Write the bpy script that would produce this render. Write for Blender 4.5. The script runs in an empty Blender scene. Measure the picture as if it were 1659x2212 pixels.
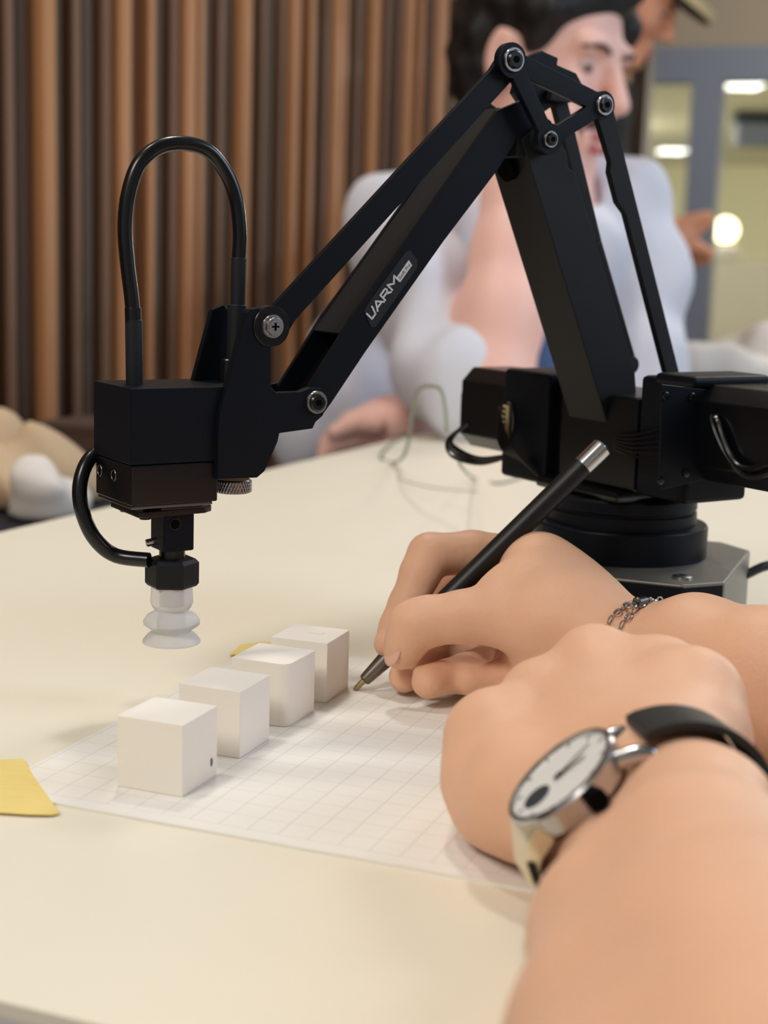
import bpy, bmesh, math, random
import numpy as np
from mathutils import Vector, Matrix
random.seed(7)
C = bpy.context.scene.collection
SC = bpy.context.scene
T = 0.74                                  # table top above the floor

# ------------------------------------------------------------------ camera
F_PX = 3241.17                            # calibrated on the printed grid and the cubes
CAM_H = 0.18003
R_CAM = np.array([[0.99953964, 0.00504258, 0.02991799],
                  [0.03033997, -0.16612591, -0.98563770],
                  [0.0, 0.98609166, -0.16620242]])      # rows: right, down, forward
CAM = np.array([0.0, 0.0, T + CAM_H])
cd = bpy.data.cameras.new('camera'); cam = bpy.data.objects.new('camera', cd); C.objects.link(cam)
cd.sensor_fit = 'VERTICAL'; cd.sensor_height = 36.0; cd.lens = F_PX / 2212 * 36.0
cd.clip_start = 0.02; cd.clip_end = 100
cd.dof.use_dof = True; cd.dof.focus_distance = 0.585; cd.dof.aperture_fstop = 9.5
_r, _d, _f = R_CAM
cam.matrix_world = Matrix(((_r[0], -_d[0], -_f[0], 0), (_r[1], -_d[1], -_f[1], 0), (_r[2], -_d[2], -_f[2], CAM[2]), (0, 0, 0, 1)))
SC.camera = cam

# ------------------------------------------------------------------ world, lights, exposure
SC.view_settings.view_transform = 'Standard'; SC.view_settings.look = 'None'
SC.view_settings.gamma = 1.0; SC.view_settings.use_curve_mapping = False
SC.view_settings.exposure = -0.05
SC.cycles.use_denoising = True
SC.cycles.max_bounces = 7
SC.cycles.sample_clamp_indirect = 4.0
wd = bpy.data.worlds.new('world'); SC.world = wd; wd.use_nodes = True
wd.node_tree.nodes['Background'].inputs[0].default_value = (1.0, 0.96, 0.92, 1)
wd.node_tree.nodes['Background'].inputs[1].default_value = 0.36
def area(name, loc, target, size, power, col, size_y=None):
    l = bpy.data.lights.new(name, 'AREA'); l.size = size; l.energy = power; l.color = col
    if size_y: l.shape = 'RECTANGLE'; l.size_y = size_y
    o = bpy.data.objects.new(name, l); C.objects.link(o); o.location = loc
    o.rotation_euler = (Vector(target) - Vector(loc)).to_track_quat('-Z', 'Y').to_euler()
    return o
NEUT = (1.0, 0.95, 0.87); COOL = (0.66, 0.80, 1.0)
area('downlight_front', (-0.80, -0.50, T + 1.32), (0.0, 0.5, T), 0.45, 15.5, NEUT)
area('downlight_back', (-0.14, 1.50, T + 1.80), (0.0, 0.6, T), 0.16, 10, NEUT)
area('downlight_above', (-0.55, 0.60, T + 1.8), (0.0, 0.6, T), 0.14, 6, NEUT)
area('daylight_right', (2.1, 0.75, T + 1.15), (0.2, 1.45, T + 0.1), 1.2, 27, COOL)
area('ceiling_light_far', (1.6, 3.2, 2.8), (0.7, 2.2, 0.8), 0.9, 40, NEUT)
area('partition_fill', (2.2, 6.5, 2.8), (2.2, 9.0, 1.4), 1.6, 95, NEUT)  # unseen fill light, added to brighten the glazed partition

# ------------------------------------------------------------------ measuring helpers (world metres)
def ray(u, v): return R_CAM.T @ np.array([(u - 829.5) / F_PX, (v - 1106) / F_PX, 1.0])
def at(u, v, z): return CAM + ray(u, v) * z
def on(u, v, h=0.0):
    r = ray(u, v); return CAM + r * ((T + h - CAM[2]) / r[2])
AL = math.radians(20.823)                  # room / paper grid axes
BX = np.array([math.cos(AL), -math.sin(AL), 0]); AX = np.array([math.sin(AL), math.cos(AL), 0])
def grid(c, r, h=0.0):                     # grid cells of the printed sheet -> world
    s = 0.0103
    return np.array([0, 0, T + h]) + BX * ((c - 21.22) * s) + AX * ((r + 39.58) * s)

# ------------------------------------------------------------------ materials
def lin(c):
    c = [x / 255 for x in c]
    return tuple(x / 12.92 if x <= 0.04045 else ((x + 0.055) / 1.055) ** 2.4 for x in c) + (1,)
MATS = {}
def mat(name, col, rough=0.5, metal=0.0, bump=0.0, bscale=200.0, spec=0.5, var=0.0, vscale=20.0, sss=0.0, sss_r=(1, .35, .2), sss_s=0.004,
        trans=0.0, emit=None, estr=0.0, stretch=None, coat=0.0, alpha=1.0, sheen=0.0, ior=1.45):
    m = bpy.data.materials.new(name); m.use_nodes = True
    nt = m.node_tree; b = nt.nodes['Principled BSDF']
    c = lin(col); b.inputs['Base Color'].default_value = c
    b.inputs['Roughness'].default_value = rough; b.inputs['Metallic'].default_value = metal
    b.inputs['Specular IOR Level'].default_value = spec; b.inputs['IOR'].default_value = ior
    b.inputs['Coat Weight'].default_value = coat; b.inputs['Alpha'].default_value = alpha
    b.inputs['Transmission Weight'].default_value = trans
    b.inputs['Sheen Weight'].default_value = sheen
    if sss:
        b.inputs['Subsurface Weight'].default_value = sss; b.inputs['Subsurface Radius'].default_value = sss_r
        b.inputs['Subsurface Scale'].default_value = sss_s
    if emit:
        b.inputs['Emission Color'].default_value = lin(emit); b.inputs['Emission Strength'].default_value = estr
    tc = mp = None
    if bump or var:
        tc = nt.nodes.new('ShaderNodeTexCoord'); mp = nt.nodes.new('ShaderNodeMapping')
        nt.links.new(tc.outputs['Object'], mp.inputs['Vector'])
        if stretch: mp.inputs['Scale'].default_value = stretch
    if var:
        n = nt.nodes.new('ShaderNodeTexNoise'); n.inputs['Scale'].default_value = vscale; n.inputs['Detail'].default_value = 4
        nt.links.new(mp.outputs['Vector'], n.inputs['Vector'])
        mx = nt.nodes.new('ShaderNodeMix'); mx.data_type = 'RGBA'
        mx.inputs[6].default_value = tuple(x * (1 - var) for x in c[:3]) + (1,)
        mx.inputs[7].default_value = tuple(min(1, x * (1 + var)) for x in c[:3]) + (1,)
        nt.links.new(n.outputs['Fac'], mx.inputs[0]); nt.links.new(mx.outputs[2], b.inputs['Base Color'])
    if bump:
        n = nt.nodes.new('ShaderNodeTexNoise'); n.inputs['Scale'].default_value = bscale; n.inputs['Detail'].default_value = 5
        nt.links.new(mp.outputs['Vector'], n.inputs['Vector'])
        bp = nt.nodes.new('ShaderNodeBump'); bp.inputs['Strength'].default_value = bump; bp.inputs['Distance'].default_value = 0.001
        nt.links.new(n.outputs['Fac'], bp.inputs['Height']); nt.links.new(bp.outputs['Normal'], b.inputs['Normal'])
    MATS[name] = m
    return m
M_table = mat('table_laminate', (238, 231, 212), 0.42, bump=0.03, bscale=900, var=0.02, vscale=6)
M_tedge = mat('table_edge', (212, 205, 208), 0.5)
M_cube = mat('cube_plastic', (244, 238, 228), 0.62, bump=0.06, bscale=1500, var=0.015, vscale=60)
M_black = mat('robot_black', (10, 15, 23), 0.45, metal=0.0, bump=0.04, bscale=2500, spec=0.18)
M_black2 = mat('robot_black_gloss', (8, 10, 14), 0.28, spec=0.5)
M_blackm = mat('robot_black_matte', (13, 15, 18), 0.6, spec=0.35, bump=0.05, bscale=1800)
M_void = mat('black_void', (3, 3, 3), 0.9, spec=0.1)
M_grey = mat('anodised_grey', (120, 118, 112), 0.42, metal=0.6, bump=0.03, bscale=2000)
M_steel = mat('steel', (190, 190, 192), 0.22, metal=1.0)
M_steeld = mat('dark_steel', (110, 108, 105), 0.3, metal=1.0)
M_rubber = mat('black_rubber', (12, 13, 16), 0.26, spec=0.5)
M_sleeve = mat('shrink_sleeve', (22, 26, 32), 0.55, spec=0.4)
M_sil = mat('silicone', (240, 240, 240), 0.35, trans=0.5, sss=0.0, ior=1.1)
M_brass = mat('connector_cream', (196, 180, 132), 0.5)
M_paint = mat('silver_print', (205, 205, 208), 0.5)
M_print = mat('dark_print', (52, 56, 62), 0.6)
M_skin = mat('skin', (229, 181, 150), 0.5, bump=0.25, bscale=420, var=0.07, vscale=45, sss=0.22, sss_s=0.006, spec=0.35)
M_skin2 = mat('skin_pale', (238, 192, 180), 0.5, var=0.06, vscale=14, sss=0.1, sss_s=0.006, spec=0.3)
M_skin3 = mat('skin_warm', (226, 160, 128), 0.55, var=0.08, vscale=14, spec=0.3)
M_ear = mat('skin_ear', (222, 128, 120), 0.5, var=0.05, vscale=20)
M_nail = mat('fingernail', (226, 176, 156), 0.25, spec=0.5, coat=0.3)
M_lip = mat('lip', (196, 104, 104), 0.45)
M_hair = mat('hair_black', (17, 14, 13), 0.55, bump=0.6, bscale=160, stretch=(1, 1, .3))
M_beard = mat('beard_dark', (78, 52, 46), 0.8, bump=0.4, bscale=400)
M_eyew = mat('eye_white', (206, 176, 168), 0.4)
M_iris = mat('iris', (74, 56, 52), 0.35)
M_knit = mat('white_knit', (216, 218, 230), 0.85, bump=0.5, bscale=260, var=0.03, vscale=9, sheen=0.2)
M_blue = mat('blue_denim', (96, 132, 190), 0.85, bump=0.3, bscale=300)
M_dark = mat('dark_cloth', (38, 40, 44), 0.85, bump=0.3, bscale=200)
M_cap = mat('cap_canvas', (214, 196, 150), 0.85, bump=0.3, bscale=300)
M_capu = mat('cap_under', (40, 36, 30), 0.85)
M_tape = mat('masking_tape', (238, 214, 132), 0.65, bump=0.4, bscale=260, var=0.05, vscale=90, stretch=(1, 6, 1))
M_bag = mat('bag_paper', (196, 170, 138), 0.8, bump=0.3, bscale=40, var=0.18, vscale=14)
M_bagw = mat('bag_white', (222, 214, 206), 0.7, var=0.06, vscale=12)
M_bagy = mat('bag_ochre', (196, 150, 82), 0.8, var=0.1, vscale=14)
M_seat = mat('dark_bench', (22, 25, 32), 0.7, bump=0.2, bscale=150)
M_chair = mat('brown_chair', (74, 56, 48), 0.75, var=0.15, vscale=12)
M_woodl = mat('slat_light', (180, 126, 84), 0.45, var=0.28, vscale=30, stretch=(1, 1, .06), bump=0.1, bscale=120)
M_woodm = mat('slat_mid', (116, 84, 62), 0.5, var=0.3, vscale=30, stretch=(1, 1, .06))
M_woodd = mat('slat_dark', (74, 56, 44), 0.5, var=0.3, vscale=30, stretch=(1, 1, .06))
M_back = mat('wall_backing', (58, 44, 35), 0.7)
M_floor = mat('floor_grey', (150, 142, 136), 0.6, var=0.08, vscale=3)
M_ceil = mat('ceiling_paint', (206, 200, 190), 0.8)
M_wallg = mat('bulkhead_taupe', (150, 138, 122), 0.8, var=0.03, vscale=2)
M_frame = mat('frame_bluegrey', (112, 120, 136), 0.5)
M_hall = mat('hall_cream', (226, 220, 184), 0.75, var=0.04, vscale=1)
M_hall2 = mat('hall_counter', (214, 208, 194), 0.7)
M_glass = mat('partition_glass', (240, 244, 244), 0.02, trans=1.0, ior=1.02, spec=0.2)
M_panel = mat('light_panel', (255, 252, 240), 0.5, emit=(255, 252, 240), estr=40)
M_globe = mat('lamp_globe', (255, 246, 200), 0.5, emit=(255, 240, 190), estr=9)
M_cord = mat('grey_cord', (132, 138, 122), 0.5)
M_thread = mat('pale_thread', (190, 190, 178), 0.6)
M_watch = mat('watch_dial', (232, 232, 230), 0.35, coat=0.4)
M_strap = mat('strap_black', (26, 25, 25), 0.5, bump=0.2, bscale=700)
M_cream = mat('lug_satin', (222, 212, 184), 0.35, metal=0.85)
M_pen = mat('pen_black', (16, 16, 17), 0.42, spec=0.45)
M_penm = mat('pen_gunmetal', (120, 112, 104), 0.3, metal=0.9)
M_pent = mat('pen_tip_brass', (176, 160, 112), 0.3, metal=0.9)

def grid_paper():
    m = bpy.data.materials.new('grid_paper'); m.use_nodes = True; nt = m.node_tree; b = nt.nodes['Principled BSDF']
    b.inputs['Roughness'].default_value = 0.75; b.inputs['Specular IOR Level'].default_value = 0.3
    tc = nt.nodes.new('ShaderNodeTexCoord'); sp = nt.nodes.new('ShaderNodeSeparateXYZ'); nt.links.new(tc.outputs['Object'], sp.inputs[0])
    def mth(op, a, bb=None, cc=None):
        n = nt.nodes.new('ShaderNodeMath'); n.operation = op
        for i, x in enumerate((a, bb, cc)):
            if x is None: continue
            if isinstance(x, (int, float)): n.inputs[i].default_value = x
            else: nt.links.new(x, n.inputs[i])
        return n.outputs[0]
    outs = []
    for ax, w, s in ((0, 0.020, 1.0), (1, 0.024, 0.62)):
        t = mth('PINGPONG', mth('DIVIDE', sp.outputs[ax], 0.0103), 0.5)          # distance to the nearest line
        outs.append(mth('MULTIPLY', mth('LESS_THAN', t, w), s))
    line = mth('MAXIMUM', outs[0], outs[1])
    line = mth('MULTIPLY', line, mth('GREATER_THAN', sp.outputs[1], -0.0004))     # the margin has no lines
    mx = nt.nodes.new('ShaderNodeMix'); mx.data_type = 'RGBA'
    mx.inputs[6].default_value = lin((237, 234, 227)); mx.inputs[7].default_value = lin((178, 170, 164))
    nt.links.new(mth('MULTIPLY', line, 0.38), mx.inputs[0]); nt.links.new(mx.outputs[2], b.inputs['Base Color'])
    return m
M_paper = grid_paper()

# ------------------------------------------------------------------ mesh building
class MB:
    def __init__(s): s.bm = bmesh.new()
    def add(s, verts, faces):
        vs = [s.bm.verts.new(tuple(map(float, v))) for v in verts]
        for f in faces:
            try: s.bm.faces.new([vs[i] for i in f])
            except ValueError: pass
        return vs
    def box(s, lo, hi, bev=0.0, M=None, seg=2):
        (a, b, c), (d, e, f) = lo, hi
        v = [(a, b, c), (d, b, c), (d, e, c), (a, e, c), (a, b, f), (d, b, f), (d, e, f), (a, e, f)]
        if M is not None: v = [M @ Vector(p) for p in v]
        vs = s.add(v, [(0, 3, 2, 1), (4, 5, 6, 7), (0, 1, 5, 4), (1, 2, 6, 5), (2, 3, 7, 6), (3, 0, 4, 7)])
        if bev: s.bevel(vs, bev, seg)
        return s
    def bevel(s, vs, w, seg=2):
        ed = {e for v in vs for e in v.link_edges}
        bmesh.ops.bevel(s.bm, geom=list(ed), offset=w, segments=seg, affect='EDGES', profile=0.5, clamp_overlap=True)
    def prism(s, poly, p0, p1, bev=0.0, frame=None):
        # poly: (x, z) outline extruded from y = p0 to y = p1; frame(x, y, z) maps to the final space
        f = frame or (lambda x, y, z: (x, y, z)); n = len(poly)
        ar = sum(poly[i][0] * poly[(i + 1) % n][1] - poly[(i + 1) % n][0] * poly[i][1] for i in range(n))
        if (ar > 0) == (p1 > p0): poly = poly[::-1]
        v = [f(x, p0, z) for x, z in poly] + [f(x, p1, z) for x, z in poly]
        fs = [tuple(range(n))[::-1], tuple(range(n, 2 * n))] + [(i, (i + 1) % n, n + (i + 1) % n, n + i) for i in range(n)]
        vs = s.add(v, fs); bmesh.ops.recalc_face_normals(s.bm, faces=list({q for w in vs for q in w.link_faces}))
        if bev: s.bevel(vs, bev, 2)
        return s
    def ring(s, c, ax, r, seg, ref=None):
        ax = Vector(ax).normalized(); ref = Vector(ref) if ref is not None else (Vector((0, 0, 1)) if abs(ax.z) < .9 else Vector((1, 0, 0)))
        u = ax.cross(ref).normalized(); w = ax.cross(u)
        return [Vector(c) + (u * math.cos(2 * math.pi * i / seg) + w * math.sin(2 * math.pi * i / seg)) * r for i in range(seg)]
    def lathe(s, prof, p0, axis, seg=32, ref=None, cap=True):
        # prof: (radius, height along axis)
        axis = Vector(axis).normalized(); p0 = Vector(p0); rows = []; v = []
        for r, h in prof:
            rows.append(len(v)); v += s.ring(p0 + axis * h, axis, max(r, 1e-6), seg, ref)
        fs = []
        for k in range(len(prof) - 1):
            a, b = rows[k], rows[k + 1]
            fs += [(a + i, a + (i + 1) % seg, b + (i + 1) % seg, b + i) for i in range(seg)]
        if cap: fs += [tuple(range(seg))[::-1], tuple(rows[-1] + i for i in range(seg))]
        vs = s.add(v, fs); bmesh.ops.recalc_face_normals(s.bm, faces=list({q for w in vs for q in w.link_faces}))
        return s
    def cyl(s, a, b, r, seg=24, ch=0.0, r2=None):
        a, b = Vector(a), Vector(b); L = (b - a).length; r2 = r if r2 is None else r2
        pr = [(r - ch, 0), (r, ch), (r2, L - ch), (r2 - ch, L)] if ch else [(r, 0), (r2, L)]
        return s.lathe(pr, a, b - a, seg)
    def tube(s, pts, r, seg=12, sub=6, cap=True):
        P = [Vector(tuple(map(float, p))) for p in pts]; Q = []
        rr = r if isinstance(r, (list, tuple)) else [r] * len(P); RR = []
        for i in range(len(P) - 1):
            a, b, c, d = P[max(i - 1, 0)], P[i], P[i + 1], P[min(i + 2, len(P) - 1)]
            for k in range(sub):
                t = k / sub
                Q.append(0.5 * ((2 * b) + (c - a) * t + (2 * a - 5 * b + 4 * c - d) * t * t + (3 * b - 3 * c + d - a) * t ** 3))
                RR.append(rr[i] + (rr[i + 1] - rr[i]) * t)
        Q.append(P[-1]); RR.append(rr[-1])
        tg = (Q[1] - Q[0]).normalized(); nrm = tg.orthogonal().normalized(); v = []
        for i, q in enumerate(Q):
            t2 = (Q[min(i + 1, len(Q) - 1)] - Q[max(i - 1, 0)]).normalized()
            nrm = (nrm - t2 * nrm.dot(t2)).normalized(); bn = t2.cross(nrm)
            v += [q + (nrm * math.cos(2 * math.pi * j / seg) + bn * math.sin(2 * math.pi * j / seg)) * RR[i] for j in range(seg)]
        fs = [(i * seg + j, i * seg + (j + 1) % seg, (i + 1) * seg + (j + 1) % seg, (i + 1) * seg + j) for i in range(len(Q) - 1) for j in range(seg)]
        if cap: fs += [tuple(range(seg))[::-1], tuple((len(Q) - 1) * seg + j for j in range(seg))]
        s.add(v, fs); return s
    def torus(s, c, ax, R, r, seg=20, sg=8, ref=None, sx=1.0):
        ax = Vector(ax).normalized(); ref = Vector(ref) if ref is not None else ax.orthogonal()
        u = (ref - ax * ref.dot(ax)).normalized(); w = ax.cross(u); c = Vector(c); v = []
        for i in range(seg):
            a = 2 * math.pi * i / seg; dr = u * math.cos(a) * sx + w * math.sin(a)
            for j in range(sg):
                b = 2 * math.pi * j / sg
                v.append(c + dr * R + (dr.normalized() * math.cos(b) + ax * math.sin(b)) * r)
        fs = [(i * sg + j, ((i + 1) % seg) * sg + j, ((i + 1) % seg) * sg + (j + 1) % sg, i * sg + (j + 1) % sg) for i in range(seg) for j in range(sg)]
        s.add(v, fs); return s
    def ball(s, c, r, seg=20, rg=12, M=None):
        rr = (r, r, r) if isinstance(r, (int, float)) else r; v = []; c = Vector(c)
        for i in range(rg + 1):
            t = math.pi * i / rg
            for j in range(seg):
                a = 2 * math.pi * j / seg
                q = Vector((math.sin(t) * math.cos(a) * rr[0], math.sin(t) * math.sin(a) * rr[1], math.cos(t) * rr[2]))
                v.append(c + (M @ q if M is not None else q))
        fs = [(i * seg + j, (i + 1) * seg + j, (i + 1) * seg + (j + 1) % seg, i * seg + (j + 1) % seg) for i in range(rg) for j in range(seg)]
        vs = s.add(v, fs); bmesh.ops.remove_doubles(s.bm, verts=vs, dist=1e-7); return s
    def build(s, name, m, parent=None, smooth=35, sub=0):
        me = bpy.data.meshes.new(name); s.bm.to_mesh(me); s.bm.free()
        return link(name, me, m, parent, smooth)
def link(name, me, m, parent=None, smooth=35):
    for p in me.polygons: p.use_smooth = bool(smooth)
    if smooth and smooth < 180: me.set_sharp_from_angle(angle=math.radians(smooth))
    if m is not None: me.materials.append(m)
    o = bpy.data.objects.new(name, me); C.objects.link(o)
    if smooth and smooth < 180:
        w = o.modifiers.new('normals', 'WEIGHTED_NORMAL'); w.keep_sharp = True; w.mode = 'FACE_AREA'; w.weight = 80
    if parent is not None: o.parent = parent
    return o
def tag(o, label=None, cat=None, group=None, kind=None):
    if label: o['label'] = label
    if cat: o['category'] = cat
    if group: o['group'] = group
    if kind: o['kind'] = kind
    return o
def empty(name, loc=(0, 0, 0), rz=0.0):
    o = bpy.data.objects.new(name, None); C.objects.link(o); o.empty_display_size = 0.02
    o.location = tuple(map(float, loc)); o.rotation_euler = (0, 0, rz); return o
def inv_parent(o, root):                   # parent built in world space
    bpy.context.view_layer.update()
    o.parent = root; o.matrix_parent_inverse = root.matrix_basis.inverted(); return o

# ------------------------------------------------------------------ signed-distance bodies (one continuous skin)
class Field:
    def __init__(s, lo, hi, h):
        s.lo = np.array(lo, np.float32); s.h = h; s.n = np.ceil((np.array(hi) - np.array(lo)) / h).astype(int) + 1
        s.V = np.full(tuple(s.n), 1.0, np.float32)
    def _sl(s, lo, hi, pad):
        a = np.clip(np.floor((np.array(lo) - pad - s.lo) / s.h).astype(int), 0, s.n - 1)
        b = np.clip(np.ceil((np.array(hi) + pad - s.lo) / s.h).astype(int) + 1, 1, s.n)
        if np.any(b <= a): return None, None
        ax = [s.lo[i] + s.h * np.arange(a[i], b[i], dtype=np.float32) for i in range(3)]
        return tuple(slice(a[i], b[i]) for i in range(3)), (ax[0][:, None, None], ax[1][None, :, None], ax[2][None, None, :])
    def _mix(s, sl, d, k, sub):
        v = s.V[sl]
        if sub:
            d = -d; hh = np.maximum(k - np.abs(v - d), 0) / max(k, 1e-6); s.V[sl] = np.maximum(v, d) + hh * hh * k * .25
        else:
            hh = np.maximum(k - np.abs(v - d), 0) / max(k, 1e-6); s.V[sl] = np.minimum(v, d) - hh * hh * k * .25
    def cone(s, a, b, r1, r2, k=0.004, sub=False):
        a, b = np.array(a, float), np.array(b, float); rm = max(r1, r2)
        sl, g = s._sl(np.minimum(a, b) - rm, np.maximum(a, b) + rm, 2 * k + 3 * s.h)
        if sl is None: return
        ab = b - a; L = float(ab @ ab) + 1e-12
        t = np.clip(((g[0] - a[0]) * ab[0] + (g[1] - a[1]) * ab[1] + (g[2] - a[2]) * ab[2]) / L, 0, 1)
        d = np.sqrt((g[0] - a[0] - t * ab[0]) ** 2 + (g[1] - a[1] - t * ab[1]) ** 2 + (g[2] - a[2] - t * ab[2]) ** 2) - (r1 + (r2 - r1) * t)
        s._mix(sl, d.astype(np.float32), k, sub)
    def chain(s, pts, k=0.004, kj=None):    # pts: (xyz, r): union first, then blend
        for (a, ra), (b, rb) in zip(pts[:-1], pts[1:]): s.cone(a, b, ra, rb, k)
    def ell(s, c, r, k=0.004, M=None, sub=False):
        c = np.array(c, float); r = np.array(r, float); rm = r.max()
        sl, g = s._sl(c - rm, c + rm, 2 * k + 3 * s.h)
        if sl is None: return
        X, Y, Z = g[0] - c[0], g[1] - c[1], g[2] - c[2]
        if M is not None: X, Y, Z = (M[0][i] * X + M[1][i] * Y + M[2][i] * Z for i in range(3))   # columns of M are the axes
        k0 = np.sqrt((X / r[0]) ** 2 + (Y / r[1]) ** 2 + (Z / r[2]) ** 2); k1 = np.sqrt((X / r[0] ** 2) ** 2 + (Y / r[1] ** 2) ** 2 + (Z / r[2] ** 2) ** 2) + 1e-9
        s._mix(sl, (k0 * (k0 - 1) / k1).astype(np.float32), k, sub)
    def wobble(s, amp, freqs, seed=0):
        rs = np.random.RandomState(seed); ax = [s.lo[i] + s.h * np.arange(s.n[i], dtype=np.float32) for i in range(3)]
        for f in freqs:
            for _ in range(3):
                q = rs.normal(size=3); q *= f / np.linalg.norm(q); ph = rs.rand() * 6.28
                s.V += (amp * np.sin(q[0] * ax[0][:, None, None] + q[1] * ax[1][None, :, None] + q[2] * ax[2][None, None, :] + ph)).astype(np.float32)
    def ground(s, z):
        zz = s.lo[2] + s.h * np.arange(s.n[2], dtype=np.float32); s.V = np.maximum(s.V, (z - zz)[None, None, :]).astype(np.float32)
    def sample(s, p):
        q = (np.array(p, float) - s.lo) / s.h; i = np.clip(np.floor(q).astype(int), 0, s.n - 2); f = np.clip(q - i, 0, 1); o = 0.0
        for a in (0, 1):
            for b in (0, 1):
                for c in (0, 1):
                    o += s.V[i[0] + a, i[1] + b, i[2] + c] * (f[0] if a else 1 - f[0]) * (f[1] if b else 1 - f[1]) * (f[2] if c else 1 - f[2])
        return o
    def hit(s, p, d, off=0.0, far=0.1):      # march from p along d until the skin (+off)
        p = np.array(p, float); d = np.array(d, float); d /= np.linalg.norm(d); t = 0.0
        while t < far:
            v = s.sample(p + d * t)
            if v <= off: break
            t += max(0.0002, (v - off) * .5)
        return p + d * t
    def mesh(s, name, smooth=2):
        V = s.V; ins = V < 0; n = s.n
        cs = [ins[a:n[0] - 1 + a, b:n[1] - 1 + b, c:n[2] - 1 + c] for a in (0, 1) for b in (0, 1) for c in (0, 1)]
        cnt = np.zeros(cs[0].shape, np.int8)
        for c in cs: cnt += c
        idx = np.argwhere((cnt > 0) & (cnt < 8)); N = len(idx)
        cid = np.full(cs[0].shape, -1, np.int32); cid[idx[:, 0], idx[:, 1], idx[:, 2]] = np.arange(N)
        co = np.array([(a, b, c) for a in (0, 1) for b in (0, 1) for c in (0, 1)])
        vals = np.stack([V[idx[:, 0] + a, idx[:, 1] + b, idx[:, 2] + c] for a, b, c in co], 1)
        acc = np.zeros((N, 3)); w = np.zeros(N)
        for i in range(8):
            for j in range(i + 1, 8):
                if np.abs(co[i] - co[j]).sum() != 1: continue
                m = (vals[:, i] < 0) != (vals[:, j] < 0)
                t = vals[m, i] / (vals[m, i] - vals[m, j]); acc[m] += co[i] + t[:, None] * (co[j] - co[i]); w[m] += 1
        P = s.lo + s.h * (idx + acc / w[:, None]); Q = []
        for ax in range(3):
            a = [slice(1, n[i] - 1) for i in range(3)]; b = list(a); a[ax] = slice(0, n[ax] - 1); b[ax] = slice(1, n[ax])
            A, B = ins[tuple(a)], ins[tuple(b)]; e = np.argwhere(A != B); o1, o2 = [i for i in range(3) if i != ax]
            base = e.copy(); base[:, o1] += 1; base[:, o2] += 1
            def cell(d1, d2):
                q = base.copy(); q[:, o1] -= d1; q[:, o2] -= d2; return cid[q[:, 0], q[:, 1], q[:, 2]]
            q = np.stack([cell(1, 1), cell(0, 1), cell(0, 0), cell(1, 0)], 1)
            fl = A[e[:, 0], e[:, 1], e[:, 2]]
            if ax == 1: fl = ~fl
            q[~fl] = q[~fl][:, ::-1]; Q.append(q)
        Q = np.concatenate(Q); Q = Q[(Q >= 0).all(1)]
        E = np.concatenate([Q[:, [0, 1]], Q[:, [1, 2]], Q[:, [2, 3]], Q[:, [3, 0]]])
        for _ in range(smooth):
            S = np.zeros_like(P); D = np.zeros(N)
            for a, b in ((0, 1), (1, 0)):
                np.add.at(S, E[:, a], P[E[:, b]]); np.add.at(D, E[:, a], 1)
            P = P * .4 + .6 * S / np.maximum(D, 1)[:, None]
        me = bpy.data.meshes.new(name); me.vertices.add(N); me.vertices.foreach_set('co', P.astype(np.float32).ravel())
        me.loops.add(len(Q) * 4); me.loops.foreach_set('vertex_index', Q.astype(np.int32).ravel())
        me.polygons.add(len(Q)); me.polygons.foreach_set('loop_start', np.arange(0, len(Q) * 4, 4, dtype=np.int32))
        me.update(calc_edges=True); me.validate(); return me
    def build(s, name, m, parent=None, smooth=2):
        me = s.mesh(name, smooth); o = link(name, me, m, None, 180)
        if parent is not None: inv_parent(o, parent)
        return o

# ================================================================== SETTING
def qprism(poly3, h0, h1):                 # horizontal slab from world xy outline
    m = MB(); n = len(poly3)
    v = [(p[0], p[1], h0) for p in poly3] + [(p[0], p[1], h1) for p in poly3]
    vs = m.add(v, [tuple(range(n))[::-1], tuple(range(n, 2 * n))] + [(i, (i + 1) % n, n + (i + 1) % n, n + i) for i in range(n)])
    bmesh.ops.recalc_face_normals(m.bm, faces=m.bm.faces[:]); return m
def along(o, a, b, h): return np.array(o) + AX * a + BX * b + np.array([0, 0, h])
def rbox(o, a0, a1, b0, b1, z0, z1, mb=None, bev=0.0):   # box aligned with the room axes
    m = mb or MB(); v = [along(o, a, b, z) for z in (z0, z1) for a, b in ((a0, b0), (a0, b1), (a1, b1), (a1, b0))]
    vs = m.add(v, [(0, 1, 2, 3), (7, 6, 5, 4), (0, 4, 5, 1), (1, 5, 6, 2), (2, 6, 7, 3), (3, 7, 4, 0)])
    bmesh.ops.recalc_face_normals(m.bm, faces=list({f for w in vs for f in w.link_faces}))
    if bev: m.bevel(vs, bev)
    return m
tag(rbox((0, 0, 0), -3, 40, -3.2, 14, -0.05, 0.0).build('floor', M_floor), kind='structure')
W0 = np.array([-0.342, 1.5, 0.0])          # a point on the slatted wall, by the table
wall = rbox(W0, -1.9, 2.75, -0.16, -0.022, 0.0, 2.8).build('wall_left', M_back); tag(wall, kind='structure')
PITCH = 0.143 / 5
def slat_mesh(w, d, m, nm):
    me_o = MB().box((-w / 2, 0, 0.02), (w / 2, d, 2.78), 0.002, seg=1).build('slat', m); me = me_o.data; bpy.data.objects.remove(me_o); return me
SL = {k: slat_mesh(*a) for k, a in dict(l=(0.021, 0.032, M_woodl, 'l'), m=(0.015, 0.026, M_woodm, 'm'), d=(0.019, 0.02, M_woodd, 'd'), h=(0.012, 0.03, M_woodl, 'h')).items()}
RZW = math.atan2(AX[1], AX[0])
pat = ['l', 'd', 'm', 'd', 'm', 'l', 'd', 'h', 'd', 'm', 'l', 'h', 'd', 'm', 'd']
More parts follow.
